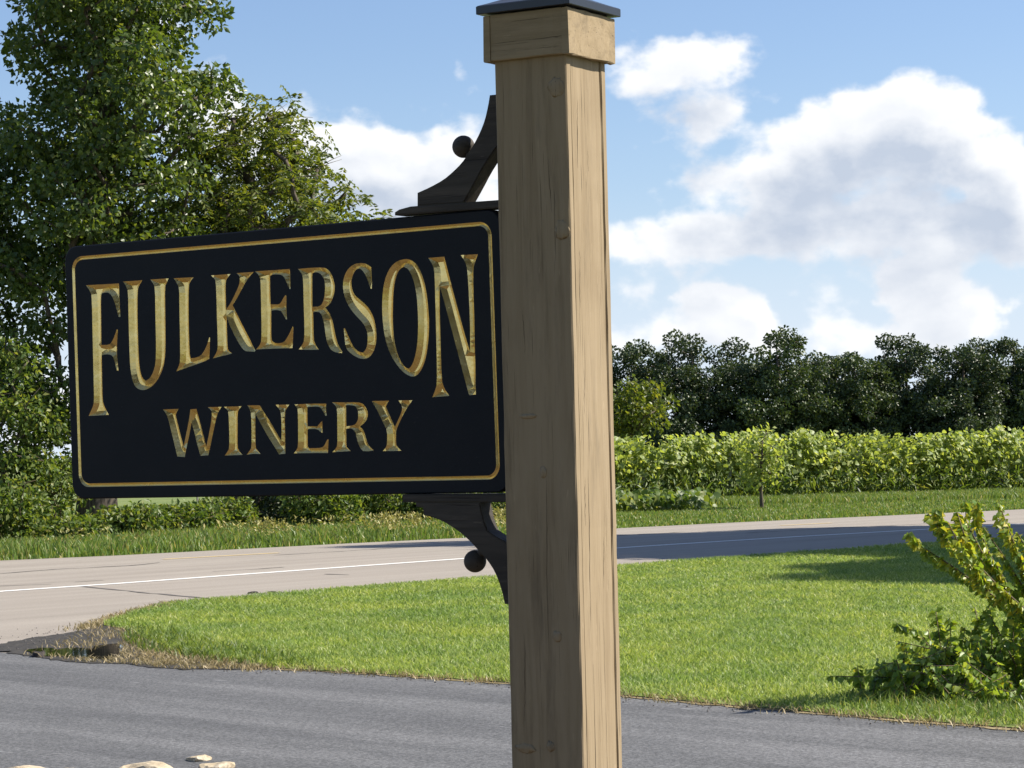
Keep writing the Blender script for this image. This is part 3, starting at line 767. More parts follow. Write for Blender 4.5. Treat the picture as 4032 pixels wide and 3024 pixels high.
# ------------------------------------------------------------------ the carved sign
LETTERS = [
('F',[[(469,5322),(1608,5304),(1609,4955),(1618,4426),(1555,4442),(1473,4722),(1387,4944),(1282,5065),(1156,5101),(1012,5080),(971,5015),(952,4364),(931,3725),(1191,3713),(1306,3792),(1408,3956),(1478,4109),(1518,4095),(1489,3856),(1467,3640),(1463,3400),(1479,3183),(1494,3026),(1432,3041),(1392,3211),(1336,3382),(1260,3452),(1086,3477),(932,3459),(918,2820),(913,2265),(964,2118),(1113,1884),(410,1874),(564,2107),(618,2250),(627,2831),(637,3799),(659,5033),(600,5157)]]),
('U',[[(1752,5343),(2409,5340),(2310,5227),(2233,5100),(2199,4301),(2195,3488),(2217,3057),(2285,2816),(2405,2728),(2547,2782),(2678,2944),(2765,3178),(2798,3581),(2806,4270),(2827,5125),(2761,5248),(2679,5343),(3289,5335),(3222,5221),(3157,5130),(3135,4253),(3115,3567),(3069,3213),(2972,2956),(2808,2725),(2584,2555),(2364,2484),(2178,2505),(2026,2611),(1942,2829),(1898,3118),(1892,3502),(1896,4316),(1913,5082),(1856,5205)]]),
('L',[[(3457,5330),(4116,5314),(4015,5221),(3944,5108),(3905,4214),(3902,3414),(3931,3252),(4082,3253),(4265,3292),(4406,3439),(4503,3598),(4570,3759),(4591,3747),(4547,3210),(4379,3147),(3952,3047),(3446,2933),(3527,3052),(3588,3191),(3609,3899),(3618,4607),(3637,5055),(3558,5201)]]),
('K',[[(4695,5326),(5320,5326),(5223,5237),(5152,5144),(5143,4736),(5142,4426),(5212,4504),(5299,4597),(5475,4848),(5587,5036),(5624,5197),(5596,5264),(5517,5337),(6068,5332),(5945,5242),(5795,5089),(5598,4824),(5424,4606),(5355,4537),(5435,4394),(5532,4226),(5704,3925),(5858,3674),(5972,3459),(6039,3358),(6007,3327),(5762,3346),(5681,3366),(5562,3493),(5426,3695),(5292,3929),(5196,4129),(5151,4279),(5146,3920),(5147,3463),(5185,3380),(5286,3318),(5140,3284),(4931,3260),(4661,3214),(4767,3333),(4830,3444),(4838,3771),(4838,4262),(4844,4753),(4840,5162),(4785,5247)]]),
('E',[[(6109,5343),(7196,5335),(7211,5214),(7205,5070),(7205,4838),(7169,4840),(7101,4980),(7027,5129),(6959,5200),(6819,5225),(6658,5232),(6575,5201),(6565,4850),(6565,4488),(6707,4480),(6828,4473),(6901,4526),(6965,4618),(7039,4695),(7068,4669),(7059,4469),(7052,4309),(7063,4083),(7023,4093),(6957,4201),(6881,4310),(6741,4341),(6579,4334),(6562,4012),(6549,3626),(6587,3552),(6686,3507),(6827,3504),(6949,3527),(7054,3635),(7161,3790),(7226,3902),(7255,3889),(7236,3658),(7203,3363),(6660,3376),(6061,3382),(6177,3482),(6239,3592),(6257,4027),(6266,4512),(6272,4996),(6264,5159),(6212,5259)]]),
('R',[[(7456,5319),(7864,5326),(8219,5312),(8355,5271),(8468,5153),(8539,4991),(8571,4814),(8545,4658),(8480,4503),(8397,4396),(8256,4317),(8331,4241),(8405,4126),(8476,3948),(8507,3757),(8548,3565),(8627,3355),(8728,3208),(8717,3174),(8561,3192),(8426,3237),(8332,3337),(8269,3467),(8237,3643),(8216,3834),(8184,4011),(8131,4156),(8055,4224),(7936,4230),(7876,4217),(7875,3947),(7869,3565),(7903,3436),(8015,3287),(7699,3298),(7397,3323),(7505,3422),(7580,3546),(7598,3960),(7598,4440),(7605,4839),(7598,5143),(7551,5217)],[(7893,5180),(7958,5208),(8056,5202),(8172,5140),(8246,5024),(8275,4879),(8262,4689),(8225,4533),(8161,4409),(8080,4358),(7942,4357),(7862,4354),(7875,4743)]]),
('S',[[(9685,5224),(9692,4932),(9677,4698),(9636,4711),(9575,4894),(9499,5056),(9408,5174),(9327,5219),(9244,5206),(9157,5122),(9088,4991),(9071,4834),(9098,4686),(9175,4558),(9336,4436),(9496,4315),(9626,4152),(9715,3968),(9761,3764),(9770,3540),(9743,3340),(9667,3164),(9553,3046),(9413,3000),(9249,3014),(9086,3088),(8924,3196),(8832,3313),(8813,3517),(8795,3766),(8824,3788),(8913,3603),(9016,3395),(9107,3267),(9228,3183),(9351,3155),(9451,3241),(9499,3396),(9507,3597),(9459,3756),(9368,3896),(9209,4039),(9050,4204),(8919,4392),(8843,4576),(8810,4782),(8831,4961),(8894,5115),(8996,5233),(9138,5321),(9291,5350),(9484,5337),(9591,5286)]]),
('O',[[(10696,5365),(10869,5327),(11025,5207),(11150,5000),(11233,4752),(11287,4461),(11314,4151),(11326,3797),(11298,3446),(11245,3139),(11168,2877),(11052,2661),(10913,2534),(10778,2510),(10620,2567),(10463,2685),(10282,2892),(10143,3121),(10033,3416),(9979,3753),(9959,4134),(9982,4490),(10035,4778),(10127,5018),(10271,5210),(10465,5331)],[(10647,5175),(10779,5111),(10879,4928),(10950,4702),(10992,4434),(11006,4123),(11007,3813),(10985,3482),(10941,3197),(10863,2934),(10762,2761),(10679,2709),(10574,2758),(10471,2884),(10372,3089),(10301,3337),(10272,3627),(10266,3940),(10285,4251),(10311,4561),(10363,4825),(10439,5021),(10538,5137)]]),
('N',[[(11364,5344),(11827,5343),(11917,4975),(12122,4217),(12327,3485),(12465,3042),(12490,3521),(12491,4175),(12479,4766),(12458,5073),(12386,5230),(12300,5350),(12781,5340),(12710,5188),(12638,5018),(12619,4561),(12620,3950),(12606,3297),(12600,2534),(12586,2023),(12396,2012),(12305,2327),(12169,2836),(11965,3590),(11759,4347),(11666,4638),(11643,4221),(11633,3342),(11626,2397),(11696,2196),(11834,2016),(11344,1999),(11431,2162),(11490,2314),(11509,2907),(11519,3788),(11529,4668),(11525,5065),(11464,5201)]]),
('W',[[(2961,1963),(3479,1966),(3415,1886),(3377,1809),(3451,1541),(3538,1226),(3609,990),(3703,1315),(3796,1610),(3845,1811),(3871,1943),(4071,1947),(4141,1709),(4246,1348),(4349,973),(4440,1250),(4534,1589),(4574,1820),(4547,1898),(4442,1979),(4891,1973),(4804,1875),(4719,1738),(4627,1447),(4512,1077),(4409,754),(4150,744),(4105,869),(4019,1183),(3932,1497),(3886,1591),(3825,1343),(3710,1003),(3634,723),(3386,744),(3325,965),(3238,1296),(3150,1628),(3068,1850)]]),
('I',[[(4966,1971),(5534,1968),(5453,1894),(5401,1826),(5382,1365),(5363,934),(5408,841),(5511,739),(5208,737),(4943,735),(5035,833),(5098,925),(5113,1372),(5107,1819),(5061,1906)]]),
('N',[[(5720,1985),(6116,1972),(6262,1769),(6462,1504),(6678,1178),(6760,1070),(6780,1419),(6778,1738),(6726,1862),(6616,1972),(7045,1958),(6956,1870),(6893,1735),(6882,1264),(6870,740),(6669,729),(6534,923),(6316,1218),(6099,1560),(5968,1763),(5949,1442),(5937,921),(5991,843),(6094,749),(5872,762),(5648,743),(5739,833),(5811,924),(5829,1353),(5836,1751),(5784,1906)]]),
('E',[[(7204,1958),(7676,1964),(8186,1947),(8167,1820),(8188,1657),(8139,1651),(8090,1752),(8015,1854),(7937,1884),(7761,1890),(7601,1881),(7592,1667),(7590,1404),(7740,1400),(7899,1403),(7973,1472),(8046,1526),(8043,1370),(8037,1229),(7990,1251),(7896,1324),(7738,1336),(7587,1333),(7578,1126),(7574,899),(7611,862),(7788,858),(7982,861),(8072,901),(8138,999),(8185,1069),(8219,1061),(8188,729),(7677,740),(7135,744),(7218,821),(7276,920),(7295,1362),(7305,1833),(7264,1906)]]),
('R',[[(8363,1977),(8729,1961),(9144,1952),(9281,1919),(9380,1825),(9435,1697),(9421,1557),(9330,1447),(9180,1353),(9271,1281),(9319,1181),(9364,1026),(9419,898),(9493,820),(9567,762),(9421,744),(9249,755),(9167,834),(9111,948),(9074,1089),(9044,1202),(8987,1288),(8876,1326),(8762,1308),(8762,1097),(8753,886),(8786,843),(8878,763),(8591,755),(8320,747),(8420,823),(8484,906),(8497,1330),(8513,1795),(8464,1889)],[(8787,1893),(8951,1887),(9071,1855),(9136,1762),(9148,1635),(9126,1509),(9053,1413),(8930,1381),(8774,1372),(8777,1646)]]),
('Y',[[(9566,1966),(10078,1959),(10016,1895),(9978,1820),(10041,1678),(10150,1466),(10220,1311),(10302,1448),(10393,1598),(10457,1735),(10437,1847),(10357,1954),(10626,1949),(10760,1944),(10673,1853),(10549,1704),(10406,1501),(10278,1282),(10249,1199),(10237,893),(10277,837),(10382,737),(10120,736),(9840,742),(9937,831),(9975,913),(9988,1234),(9893,1404),(9767,1645),(9671,1801)]])]
SW, SH = 1.3183611, 0.6099892
RS = Matrix(((0.9995840, 0.0262834, -0.0118715, 0), (-0.0262852, 0.9996545, 0, 0), (0.0118674, 0.0003120, 0.9999295, 0), (0, 0, 0, 1)))
M_SIGN = M_POST @ Matrix.Translation((-0.19 - 0.0624691, 0.072, 0.4163968)) @ RS @ Matrix.Translation((-SW, 0, -SH))


def rrect(x0, x1, y0, y1, r, k=8):
    P = []
    for cx, cy, a0 in ((x1 - r, y0 + r, -90), (x1 - r, y1 - r, 0), (x0 + r, y1 - r, 90), (x0 + r, y0 + r, 180)):
        for i in range(k + 1):
            a = math.radians(a0 + 90 * i / k)
            P.append((cx + r * math.cos(a), cy + r * math.sin(a)))
    return P


def cdt(loops, extra=()):
    V, E = [], []
    for L in loops:
        s = len(V); V += [Vector(p) for p in L]
        E += [(s + i, s + (i + 1) % len(L)) for i in range(len(L))]
    V += [Vector(p) for p in extra]
    v, e, f, *_ = geometry.delaunay_2d_cdt(V, E, [], 0, 1e-7)
    return np.array([tuple(q) for q in v]), np.array(f)


def evenodd(P, loops):
    r = np.zeros(len(P), bool)
    for L in loops:
        r ^= in_poly(P, L)
    return r


def seg_dist(P, loops):
    best = np.full(len(P), 1e9)
    for L in loops:
        A = np.array(L); Bq = np.roll(A, -1, 0)
        for a, b_ in zip(A, Bq):
            d = b_ - a; t = np.clip(((P - a) @ d) / (d @ d + 1e-15), 0, 1)
            best = np.minimum(best, np.linalg.norm(P - (a + t[:, None] * d), axis=1))
    return best


letter_loops = []
for ch, polys in LETTERS:
    loops = []
    for q in polys:
        p = smooth_poly([(x / 1e4, y / 1e4) for x, y in q], 1, 40)
        loops.append(resample(p + [p[0]], 0.009)[:-1])
    letter_loops.append((ch, loops))

board_edge = rrect(-0.026, 1.345, -0.031, 0.638, 0.04)
face_edge = rrect(-0.023, 1.342, -0.028, 0.635, 0.037)
GW = 0.0095
gold_out = rrect(0, SW, 0, SH, 0.034, 10); gold_in = rrect(GW, SW - GW, GW, SH - GW, 0.034 - GW * 0.8, 10)
Bs = (0.66, 0.02, -0.031)
sign = thing('winery_sign', 'black carved wooden sign reading FULKERSON WINERY in gold letters', 'sign', matrix=M_SIGN @ Matrix.Translation(Bs))
all_loops = [face_edge, gold_out, gold_in] + [L for _, ls in letter_loops for L in ls]
Vf, Ff = cdt(all_loops)
cen = Vf[Ff].mean(1)
keep = in_poly(cen, face_edge) & ~(in_poly(cen, gold_out) & ~in_poly(cen, gold_in))
for _, ls in letter_loops:
    keep &= ~evenodd(cen, ls)
V = [(x, 0.0, z) for x, z in Vf]; F = [tuple(f) for f in Ff[keep]]
n0 = len(V); k = len(board_edge)
V += [(x, 0.0, z) for x, z in face_edge] + [(x, 0.003, z) for x, z in board_edge] + [(x, 0.039, z) for x, z in board_edge] + [(x, 0.042, z) for x, z in face_edge]
for r_ in range(3):
    for i in range(k):
        F.append((n0 + r_ * k + i, n0 + r_ * k + (i + 1) % k, n0 + (r_ + 1) * k + (i + 1) % k, n0 + (r_ + 1) * k + i))
F.append(tuple(n0 + 3 * k + i for i in range(k)))
bm = bmesh.new()
vs = [bm.verts.new((v_[0] - Bs[0], v_[1] - Bs[1], v_[2] - Bs[2])) for v_ in V]
for f in F:
    try:
        bm.faces.new([vs[i] for i in f])
    except ValueError:
        pass
bmesh.ops.remove_doubles(bm, verts=bm.verts, dist=1e-6)
bmobj('board', bm, 'sign_paint', sign)

# gilded v-groove line round the edge
ring_mid = rrect(GW / 2, SW - GW / 2, GW / 2, SH - GW / 2, 0.034 - GW * 0.4, 10)
k = len(gold_out)
V = [(x, 0.0, z) for x, z in gold_out] + [(x, 0.004, z) for x, z in ring_mid] + [(x, 0.0, z) for x, z in gold_in]
F = [(r_ * k + i, r_ * k + (i + 1) % k, (r_ + 1) * k + (i + 1) % k, (r_ + 1) * k + i) for r_ in range(2) for i in range(k)]
part('gold_border', (V, F), 'gold_leaf', sign, Bs)

DMAX = 0.0115
for ch, loops in letter_loops:
    # carved groove: walls fall away from the outline to a narrow floor
    ext = []
    for L in loops:
        A = np.array(L); tn = np.roll(A, -1, 0) - np.roll(A, 1, 0); tn /= np.linalg.norm(tn, axis=1, keepdims=True) + 1e-12
        nr = np.stack([-tn[:, 1], tn[:, 0]], 1)
        for sgn in (1, -1):
            steps = np.linspace(0.001, DMAX, 12)
            test = A + sgn * nr * 0.0006
            ok = evenodd(test, loops)
            Q = A[:, None, :] + sgn * nr[:, None, :] * steps[None, :, None]
            dd = seg_dist(Q.reshape(-1, 2), loops).reshape(len(A), -1)
            good = dd >= steps[None, :] * 0.985
            for i in range(len(A)):
                if ok[i]:
                    m_ = 0
                    while m_ + 1 < len(steps) and good[i, m_ + 1]:
                        m_ += 1
                    if steps[m_] > 0.002:
                        ext.append(tuple(Q[i, m_]))
    kept = []
    for e in ext:
        if all((e[0] - q[0]) ** 2 + (e[1] - q[1]) ** 2 > 0.0022 ** 2 for q in kept):
            kept.append(e)
    Vl, Fl = cdt(loops, kept)
    c_ = Vl[Fl].mean(1)
    Fl = Fl[evenodd(c_, loops)]
    d = seg_dist(Vl, loops)
    V = [(x, min(dd, DMAX) * 0.85, z) for (x, z), dd in zip(Vl, d)]
    part('letter', (V, [tuple(f) for f in Fl]), 'gold_leaf', sign, Bs)

# ------------------------------------------------------------------ grass
def merge(parts):
    Vs, Ts, n = [], [], 0
    for V, T in parts:
        Vs.append(V); Ts.append(T + n); n += len(V)
    return np.concatenate(Vs), np.concatenate(Ts)


def z3(P, z=0.0):
    return np.concatenate([P, np.full((len(P), 1), z)], 1)


def lawn_density(P):
    inview = (np.abs(P[:, 0]) < 0.235 * P[:, 1] + 0.4)
    near = np.clip(17.0 / P[:, 1], 0.25, 1.0) ** 1.3
    return np.where(inview, near, 0.08) * np.clip(0.8 + 0.35 * vnoise(P, 0.9, 3), 0.45, 1)


P = scatter(LAWN, 4200, dens_fn=lawn_density)
tall = np.clip(1.0 + 0.28 * vnoise(P, 1.3, 5) + 0.2 * vnoise(P, 6.0, 8), 0.5, 1.7)
far_f = np.clip(P[:, 1] / 17.0, 0.85, 1.9)
V, T = blades(z3(P, 0.012), RNG.uniform(0.022, 0.05, len(P)) * tall, RNG.uniform(0.0045, 0.009, len(P)) * far_f, 1.5)
tag(npmesh('lawn_grass', V, T, 'lawn_blade'), 'short green mown grass covering the lawn beside the driveway', 'grass', kind='stuff')

# taller tufts and dead thatch along the lawn's edges
edge = resample([(2.9, 10.42)] + DR_FAR[9:0:-1] + [(-2.2, 15.5)], 0.03)
P = np.array(edge)[:, :2] + RNG.normal(0, 0.05, (len(edge), 2)) + np.array([0.05, 0.05])
P = np.repeat(P, 9, 0) + RNG.normal(0, 0.035, (len(P) * 9, 2))
V1, T1 = blades(z3(P, 0.006), RNG.uniform(0.015, 0.05, len(P)), 0.006, 1.6)
Pm = scatter(MUD, 1900, dens_fn=lambda Q: np.clip((Q[:, 0] + 3.45) * 0.9, 0.0, 1) * (~in_poly(Q, PUD)) * (vnoise(Q, 3.0, 4) > -0.35))
V2, T2 = blades(z3(Pm, 0.01), RNG.uniform(0.012, 0.045, len(Pm)), 0.007, 2.2)
tip = np.array(resample([(-3.42, 18.9), (-3.36, 19.6), (-3.33, 20.6), (-3.2, 21.3), (-3.1, 21.95)], 0.02))[:, :2]
tip = np.repeat(tip, 8, 0) + RNG.normal(0, 0.06, (len(tip) * 8, 2))
V3, T3 = blades(z3(tip, 0.006), RNG.uniform(0.02, 0.055, len(tip)), 0.008, 1.4)
V, T = merge([(V1, T1), (V2, T2), (V3, T3)])
tag(npmesh('dead_grass', V, T, 'dry_blade'), 'straw coloured dead grass along the driveway edge and puddle', 'dead grass', kind='stuff')
Pm = scatter([(-3.0, 18.7), (-2.9, 17.7), (-2.6, 16.6), (-1.9, 15.4), (-1.2, 14.9), (-1.4, 15.6), (-2.1, 16.9), (-2.6, 18.2)], 900)
V, T = blades(z3(Pm, 0.012), RNG.uniform(0.03, 0.09, len(Pm)), 0.008, 1.2)
tag(npmesh('weed_fringe', V, T, 'brush_leaf'), 'coarse dark green weeds on the bank above the puddle', 'weeds', kind='stuff')

# verge on the far side of the highway
FARV = FAR[2:14]
verge = FARV + [(16, 60), (-4, 60), (-14, 46)]


def off_far(P):
    q = np.array(resample(FARV, 0.25))
    out = np.empty(len(P))
    for s in range(0, len(P), 4000):
        out[s:s + 4000] = np.sqrt(((P[s:s + 4000, None, :] - q[None]) ** 2).sum(2)).min(1)
    return out


P = scatter(verge, 420, dens_fn=lambda Q: np.where(np.abs(Q[:, 0]) < 0.24 * Q[:, 1] + 0.5, 1, 0.06))
d = off_far(P)
left = np.clip((1.0 - P[:, 0]) / 3.0, 0, 1)              # rougher on the left, mown on the right
near = np.exp(-((d - 1.2) / 1.3) ** 2)
H = RNG.uniform(0.05, 0.11, len(P)) * (1 + 0.3 * vnoise(P, 1.2, 2)) + left * near * RNG.uniform(0.0, 0.2, len(P)) ** 1.0 + 0.1 * (P[:, 1] > 50) + left * (d > 2.5) * RNG.uniform(0.0, 0.15, len(P))
H *= np.clip(0.4 + d * 1.2, 0.4, 1)
V, T = blades(z3(P, -0.02), H, RNG.uniform(0.014, 0.03, len(P)), 0.55)
tag(npmesh('roadside_grass', V, T, 'tall_grass'), 'rough yellowing grass on the far verge of the highway', 'grass', kind='stuff')
P = scatter(verge, 34, dens_fn=lambda Q: np.where(np.abs(Q[:, 0]) < 0.24 * Q[:, 1] + 0.5, 1, 0.05) * np.clip((vnoise(Q, 0.8, 21) + 0.1) * 1.5, 0, 1))
d = off_far(P)
P = P[(d > 0.5) & (P[:, 0] < 1.5) & (d < 3.0)]
n = len(P)
C = np.repeat(z3(P, 0.0), 10, 0); C[:, 2] += RNG.uniform(0.08, 0.34, n * 10); C[:, :2] += RNG.normal(0, 0.05, (n * 10, 2))
V, T = leaf_geo(C, RNG.normal(size=(n * 10, 3)) + [0, 0, 0.5], RNG.uniform(0.04, 0.1, n * 10), RNG.uniform(0.02, 0.04, n * 10))
tag(npmesh('goldenrod', V, T, 'goldenrod'), 'yellow flowering weeds along the far side of the highway', 'weeds', kind='stuff')


# ------------------------------------------------------------------ trees and shrubs
def grow(ells, ncl, spacing, rng):
    pts = []
    wts = np.array([e[3] * e[4] * e[5] for e in ells]); wts = wts / wts.sum()
    tries = 0
    while len(pts) < ncl and tries < ncl * 60:
        tries += 1
        e = ells[rng.choice(len(ells), p=wts)]
        v_ = rng.normal(size=3); v_ /= np.linalg.norm(v_)
        v_ *= rng.uniform(0.12, 1) ** 0.42
        p = np.array(e[:3]) + v_ * np.array(e[3:6])
        if all(np.sum((p - q) ** 2) > spacing ** 2 for q in pts):
            pts.append(p)
    return np.array(pts)


def skeleton(trunk, clusters, r0, rng):
    """connect every leaf cluster to its nearest lower node; radii follow the load"""
    nodes = [np.array(p) for p in trunk]; par = [-1] + list(range(len(trunk) - 1))
    order = np.argsort([np.min([np.linalg.norm(c_ - t) for t in nodes]) for c_ in clusters])
    for i in order:
        c_ = clusters[i]
        best, bi = 1e9, 0
        for j, q in enumerate(nodes):
            if j == 0:
                continue
            dv = c_ - q
            cost = np.linalg.norm(dv) + (1.6 * max(0, -dv[2] + 0.1)) + (0.15 if j >= len(trunk) else 0)
            if cost < best:
                best, bi = cost, j
        q = nodes[bi]
        mid = (q + c_) / 2 + rng.normal(0, 0.1, 3) * np.linalg.norm(c_ - q) + np.array([0, 0, 0.06 * np.linalg.norm(c_ - q)])
        nodes.append(mid); par.append(bi)
        nodes.append(c_); par.append(len(nodes) - 2)
    load = np.ones(len(nodes))
    for i in range(len(nodes) - 1, 0, -1):
        load[par[i]] += load[i] if i >= len(trunk) else 0
    for i in range(len(trunk) - 2, -1, -1):
        load[i] += load[i + 1]
    rad = r0 * (load / load[0]) ** 0.45
    return nodes, par, rad


def make_tree(name, label, base, trunk, ells, ncl, spacing, r0, leaf, mat, seed, group=None, style='leaf', cat='tree', twigs=2, bark='bark', sides=6, foliage='crown'):
    rng = np.random.default_rng(seed)
    t = thing(name, label, cat, base, group)
    cl = grow(ells, ncl, spacing, rng)
    nodes, par, rad = skeleton(trunk, cl, r0, rng)
    nt_ = len(trunk)
    segs = [([tuple(p) for p in nodes[:nt_]], [max(r_, 0.01) for r_ in rad[:nt_]])]
    segs[0][1][0] *= 1.35
    VF = tubes(segs, 10)
    tr = pymesh('trunk', VF[0], VF[1], bark, t, True)
    segs = []
    for i in range(nt_, len(nodes), 2):
        p0, p1, p2 = nodes[par[i]], nodes[i], nodes[i + 1]
        ra = min(max(rad[par[i]] * 0.8, 0.008), max(rad[i] * 1.5, 0.008))
        segs.append(([p0, p1, p2], [ra, max(rad[i], 0.007), max(rad[i + 1] * 0.8, 0.005)]))
    n_, r_cl, L, W, droop = leaf
    for c_ in cl:
        for _ in range(twigs):
            v_ = rng.normal(size=3); v_[2] = abs(v_[2]) * .6; v_ /= np.linalg.norm(v_)
            segs.append(([c_, c_ + v_ * r_cl * .6 + [0, 0, .02], c_ + v_ * r_cl * 1.2], [0.009, 0.006, 0.003]))
    VF = tubes(segs, 5)
    pymesh('limbs', VF[0], VF[1], bark, tr, True)['kind'] = 'stuff'
    sz = rng.uniform(0.7, 1.3, len(cl))
    if style == 'leaf':
        k = (n_ * sz).astype(int)
        idx = np.repeat(np.arange(len(cl)), k)
        off = rng.normal(size=(len(idx), 3))
        off *= np.minimum(1.0, 1.55 / (np.linalg.norm(off, axis=1) + 1e-6))[:, None] * rng.uniform(.75, 1, len(idx))[:, None]
        off *= np.array([1, 1, 0.72]) * (r_cl * sz[idx])[:, None] * 0.72
        C = cl[idx] + off
        D = unit(off) * 0.7 + rng.normal(size=off.shape) * 0.7 + np.array([0, 0, -droop])
        V, T = leaf_geo(C, D, rng.uniform(0.7, 1.25, len(C)) * L, rng.uniform(0.75, 1.2, len(C)) * W, rng=rng)
    else:                                                   # pinnate fronds, drooping leaflets in pairs
        k = (n_ * sz).astype(int)
        idx = np.repeat(np.arange(len(cl)), k)
        m_ = len(idx)
        d0 = rng.normal(size=(m_, 3)); d0[:, 2] = d0[:, 2] * 0.6 + 0.15; d0 = unit(d0)
        st = cl[idx] + rng.normal(size=(m_, 3)) * (r_cl * sz[idx])[:, None] * 0.42
        flen = rng.uniform(0.3, 0.55, m_)
        Cs, Ds = [], []
        side = unit(np.cross(d0, np.array([0, 0, 1.0]) + rng.normal(size=(m_, 3)) * .15))
        for j in range(1, 8):
            s_ = j / 7
            p = st + d0 * (flen * s_)[:, None] + np.array([0, 0, -1.0]) * (flen * s_ ** 2 * 0.55 * droop * 2)[:, None]
            for sg in (1, -1):
                Cs.append(p); Ds.append(side * sg * 0.9 + d0 * 0.5 + np.array([0, 0, -0.55]) + rng.normal(size=(m_, 3)) * 0.22)
        C = np.concatenate(Cs); D = np.concatenate(Ds)
        V, T = leaf_geo(C, D, rng.uniform(0.75, 1.2, len(C)) * L, rng.uniform(0.8, 1.15, len(C)) * W, rng=rng)
    npmesh(foliage, V, T, mat, t, 'stuff')
    return t


def bent(h, lean, n, seed, r=0.12):
    rg = np.random.default_rng(seed)
    return [(lean[0] * (i / n) ** 1.3 + (rg.normal(0, r) if 0 < i else 0), lean[1] * (i / n) + (rg.normal(0, r) if 0 < i else 0), h * i / n - (0.1 if i == 0 else 0)) for i in range(n + 1)]


make_tree('poplar_tree', 'tall dark leafy tree behind the left end of the sign', (-7.3, 42.0, 0), bent(11, (0.5, 0.3), 8, 1, 0.07),
          [(0.4, 0, 10.2, 1.75, 2.2, 3.0), (0.7, -0.2, 7.6, 1.9, 2.0, 1.9), (-0.3, 0, 6.0, 1.8, 2.0, 1.9), (0.6, 0.2, 4.6, 1.7, 1.8, 1.4), (-1.2, 0, 4.0, 1.1, 1.5, 1.2), (-0.9, 0, 2.7, 1.0, 1.1, 1.0)], 175, 0.58, 0.3,
          (270, 0.46, 0.115, 0.092, 0.35), 'poplar_leaf', 41, twigs=1)
make_tree('walnut_tree', 'lighter green tree with feathery drooping leaves behind the middle of the sign', (-4.85, 44.0, 0), bent(6.0, (0.25, 0.0), 6, 2, 0.06),
          [(0.2, 0, 5.9, 1.9, 2.0, 1.6), (-0.7, 0.2, 4.9, 1.7, 1.8, 1.4), (1.4, -0.2, 5.0, 1.3, 1.5, 0.95), (0.4, -0.1, 7.2, 0.75, 0.9, 0.75), (2.25, 0, 4.8, 0.75, 0.9, 0.6)], 125, 0.52, 0.42,
          (24, 0.42, 0.12, 0.05, 0.55), 'walnut_leaf', 42, style='frond')
make_tree('maple_tree', 'leafy tree at the left edge of the picture beside the tall dark tree', (-10.9, 43.0, 0), bent(7.5, (0.2, 0), 5, 3),
          [(0.3, 0, 5.4, 1.9, 2.0, 1.6), (0.1, 0, 9.0, 1.5, 1.7, 2.2), (0.7, 0, 3.2, 1.4, 1.5, 1.0)], 100, 0.5, 0.2, (220, 0.5, 0.105, 0.08, 0.3), 'poplar_leaf', 43, twigs=1)
make_tree('ash_sapling', 'small bright green tree between brush at far left of the sign', (-8.7, 40.6, 0), bent(2.3, (0.1, 0), 4, 4, 0.04),
          [(0.1, 0, 2.3, 0.95, 1.0, 1.1), (0.3, 0, 1.2, 0.9, 0.8, 0.7)], 42, 0.32, 0.07, (130, 0.36, 0.10, 0.07, 0.4), 'brush_leaf', 44, twigs=1)

# brush under the trees: each shrub on its own
SHRUBS = [(-8.2, 38.2, .8, 1.0, 'broad leafy shrub left of the thin dark trunk'), (-9.4, 37.2, .8, 1.1, 'leafy shrub at the left edge beyond the road'),
          (-6.35, 39.6, .5, .45, 'round shrub just right of the thin dark trunk'), (-5.6, 40.8, .55, .42, 'low shrub between the two trunks under the sign'),
          (-4.05, 43.3, .75, 1.0, 'dense dark shrub against the thick trunk under the sign'), (-3.3, 41.6, .65, .85, 'bushy shrub right of the thick trunk under the sign'),
          (-2.3, 43.6, .8, 1.0, 'tall shrub left of the lower scroll bracket'), (-1.2, 43.4, .65, .85, 'shrub beneath the lower scroll bracket beyond the road'),
          (-0.2, 45.0, .8, 1.1, 'tall shrub beside the post beyond the road'), (-7.0, 38.2, .42, .32, 'small leafy bush below the lower left sign corner'),
          (0.9, 46.0, .7, .9, 'shrub hidden partly by the post beyond the road'), (-5.1, 42.2, .45, .5, 'small bush just left of the thick trunk under the sign'),
          (-7.95, 41.2, .6, 2.3, 'tall shrub touching the thin dark trunk on its left')]
for i, (x, y, r_, h_, lab) in enumerate(SHRUBS):
    make_tree('brush_shrub', lab, (x, y, 0), [(0, 0, -.05), (0.03, 0.02, h_ * .3), (0.0, 0.05, h_ * .55)], [(0, 0, h_ * .5, r_, r_ * .9, h_ * .5)], 34, 0.17, 0.035,
              (95, 0.24, 0.095, 0.06, 0.25), 'dark_leaf' if i == 4 else 'brush_leaf', 60 + i, 'shrubs along the far verge', cat='shrub', twigs=1, bark='twig_wood', foliage='foliage')

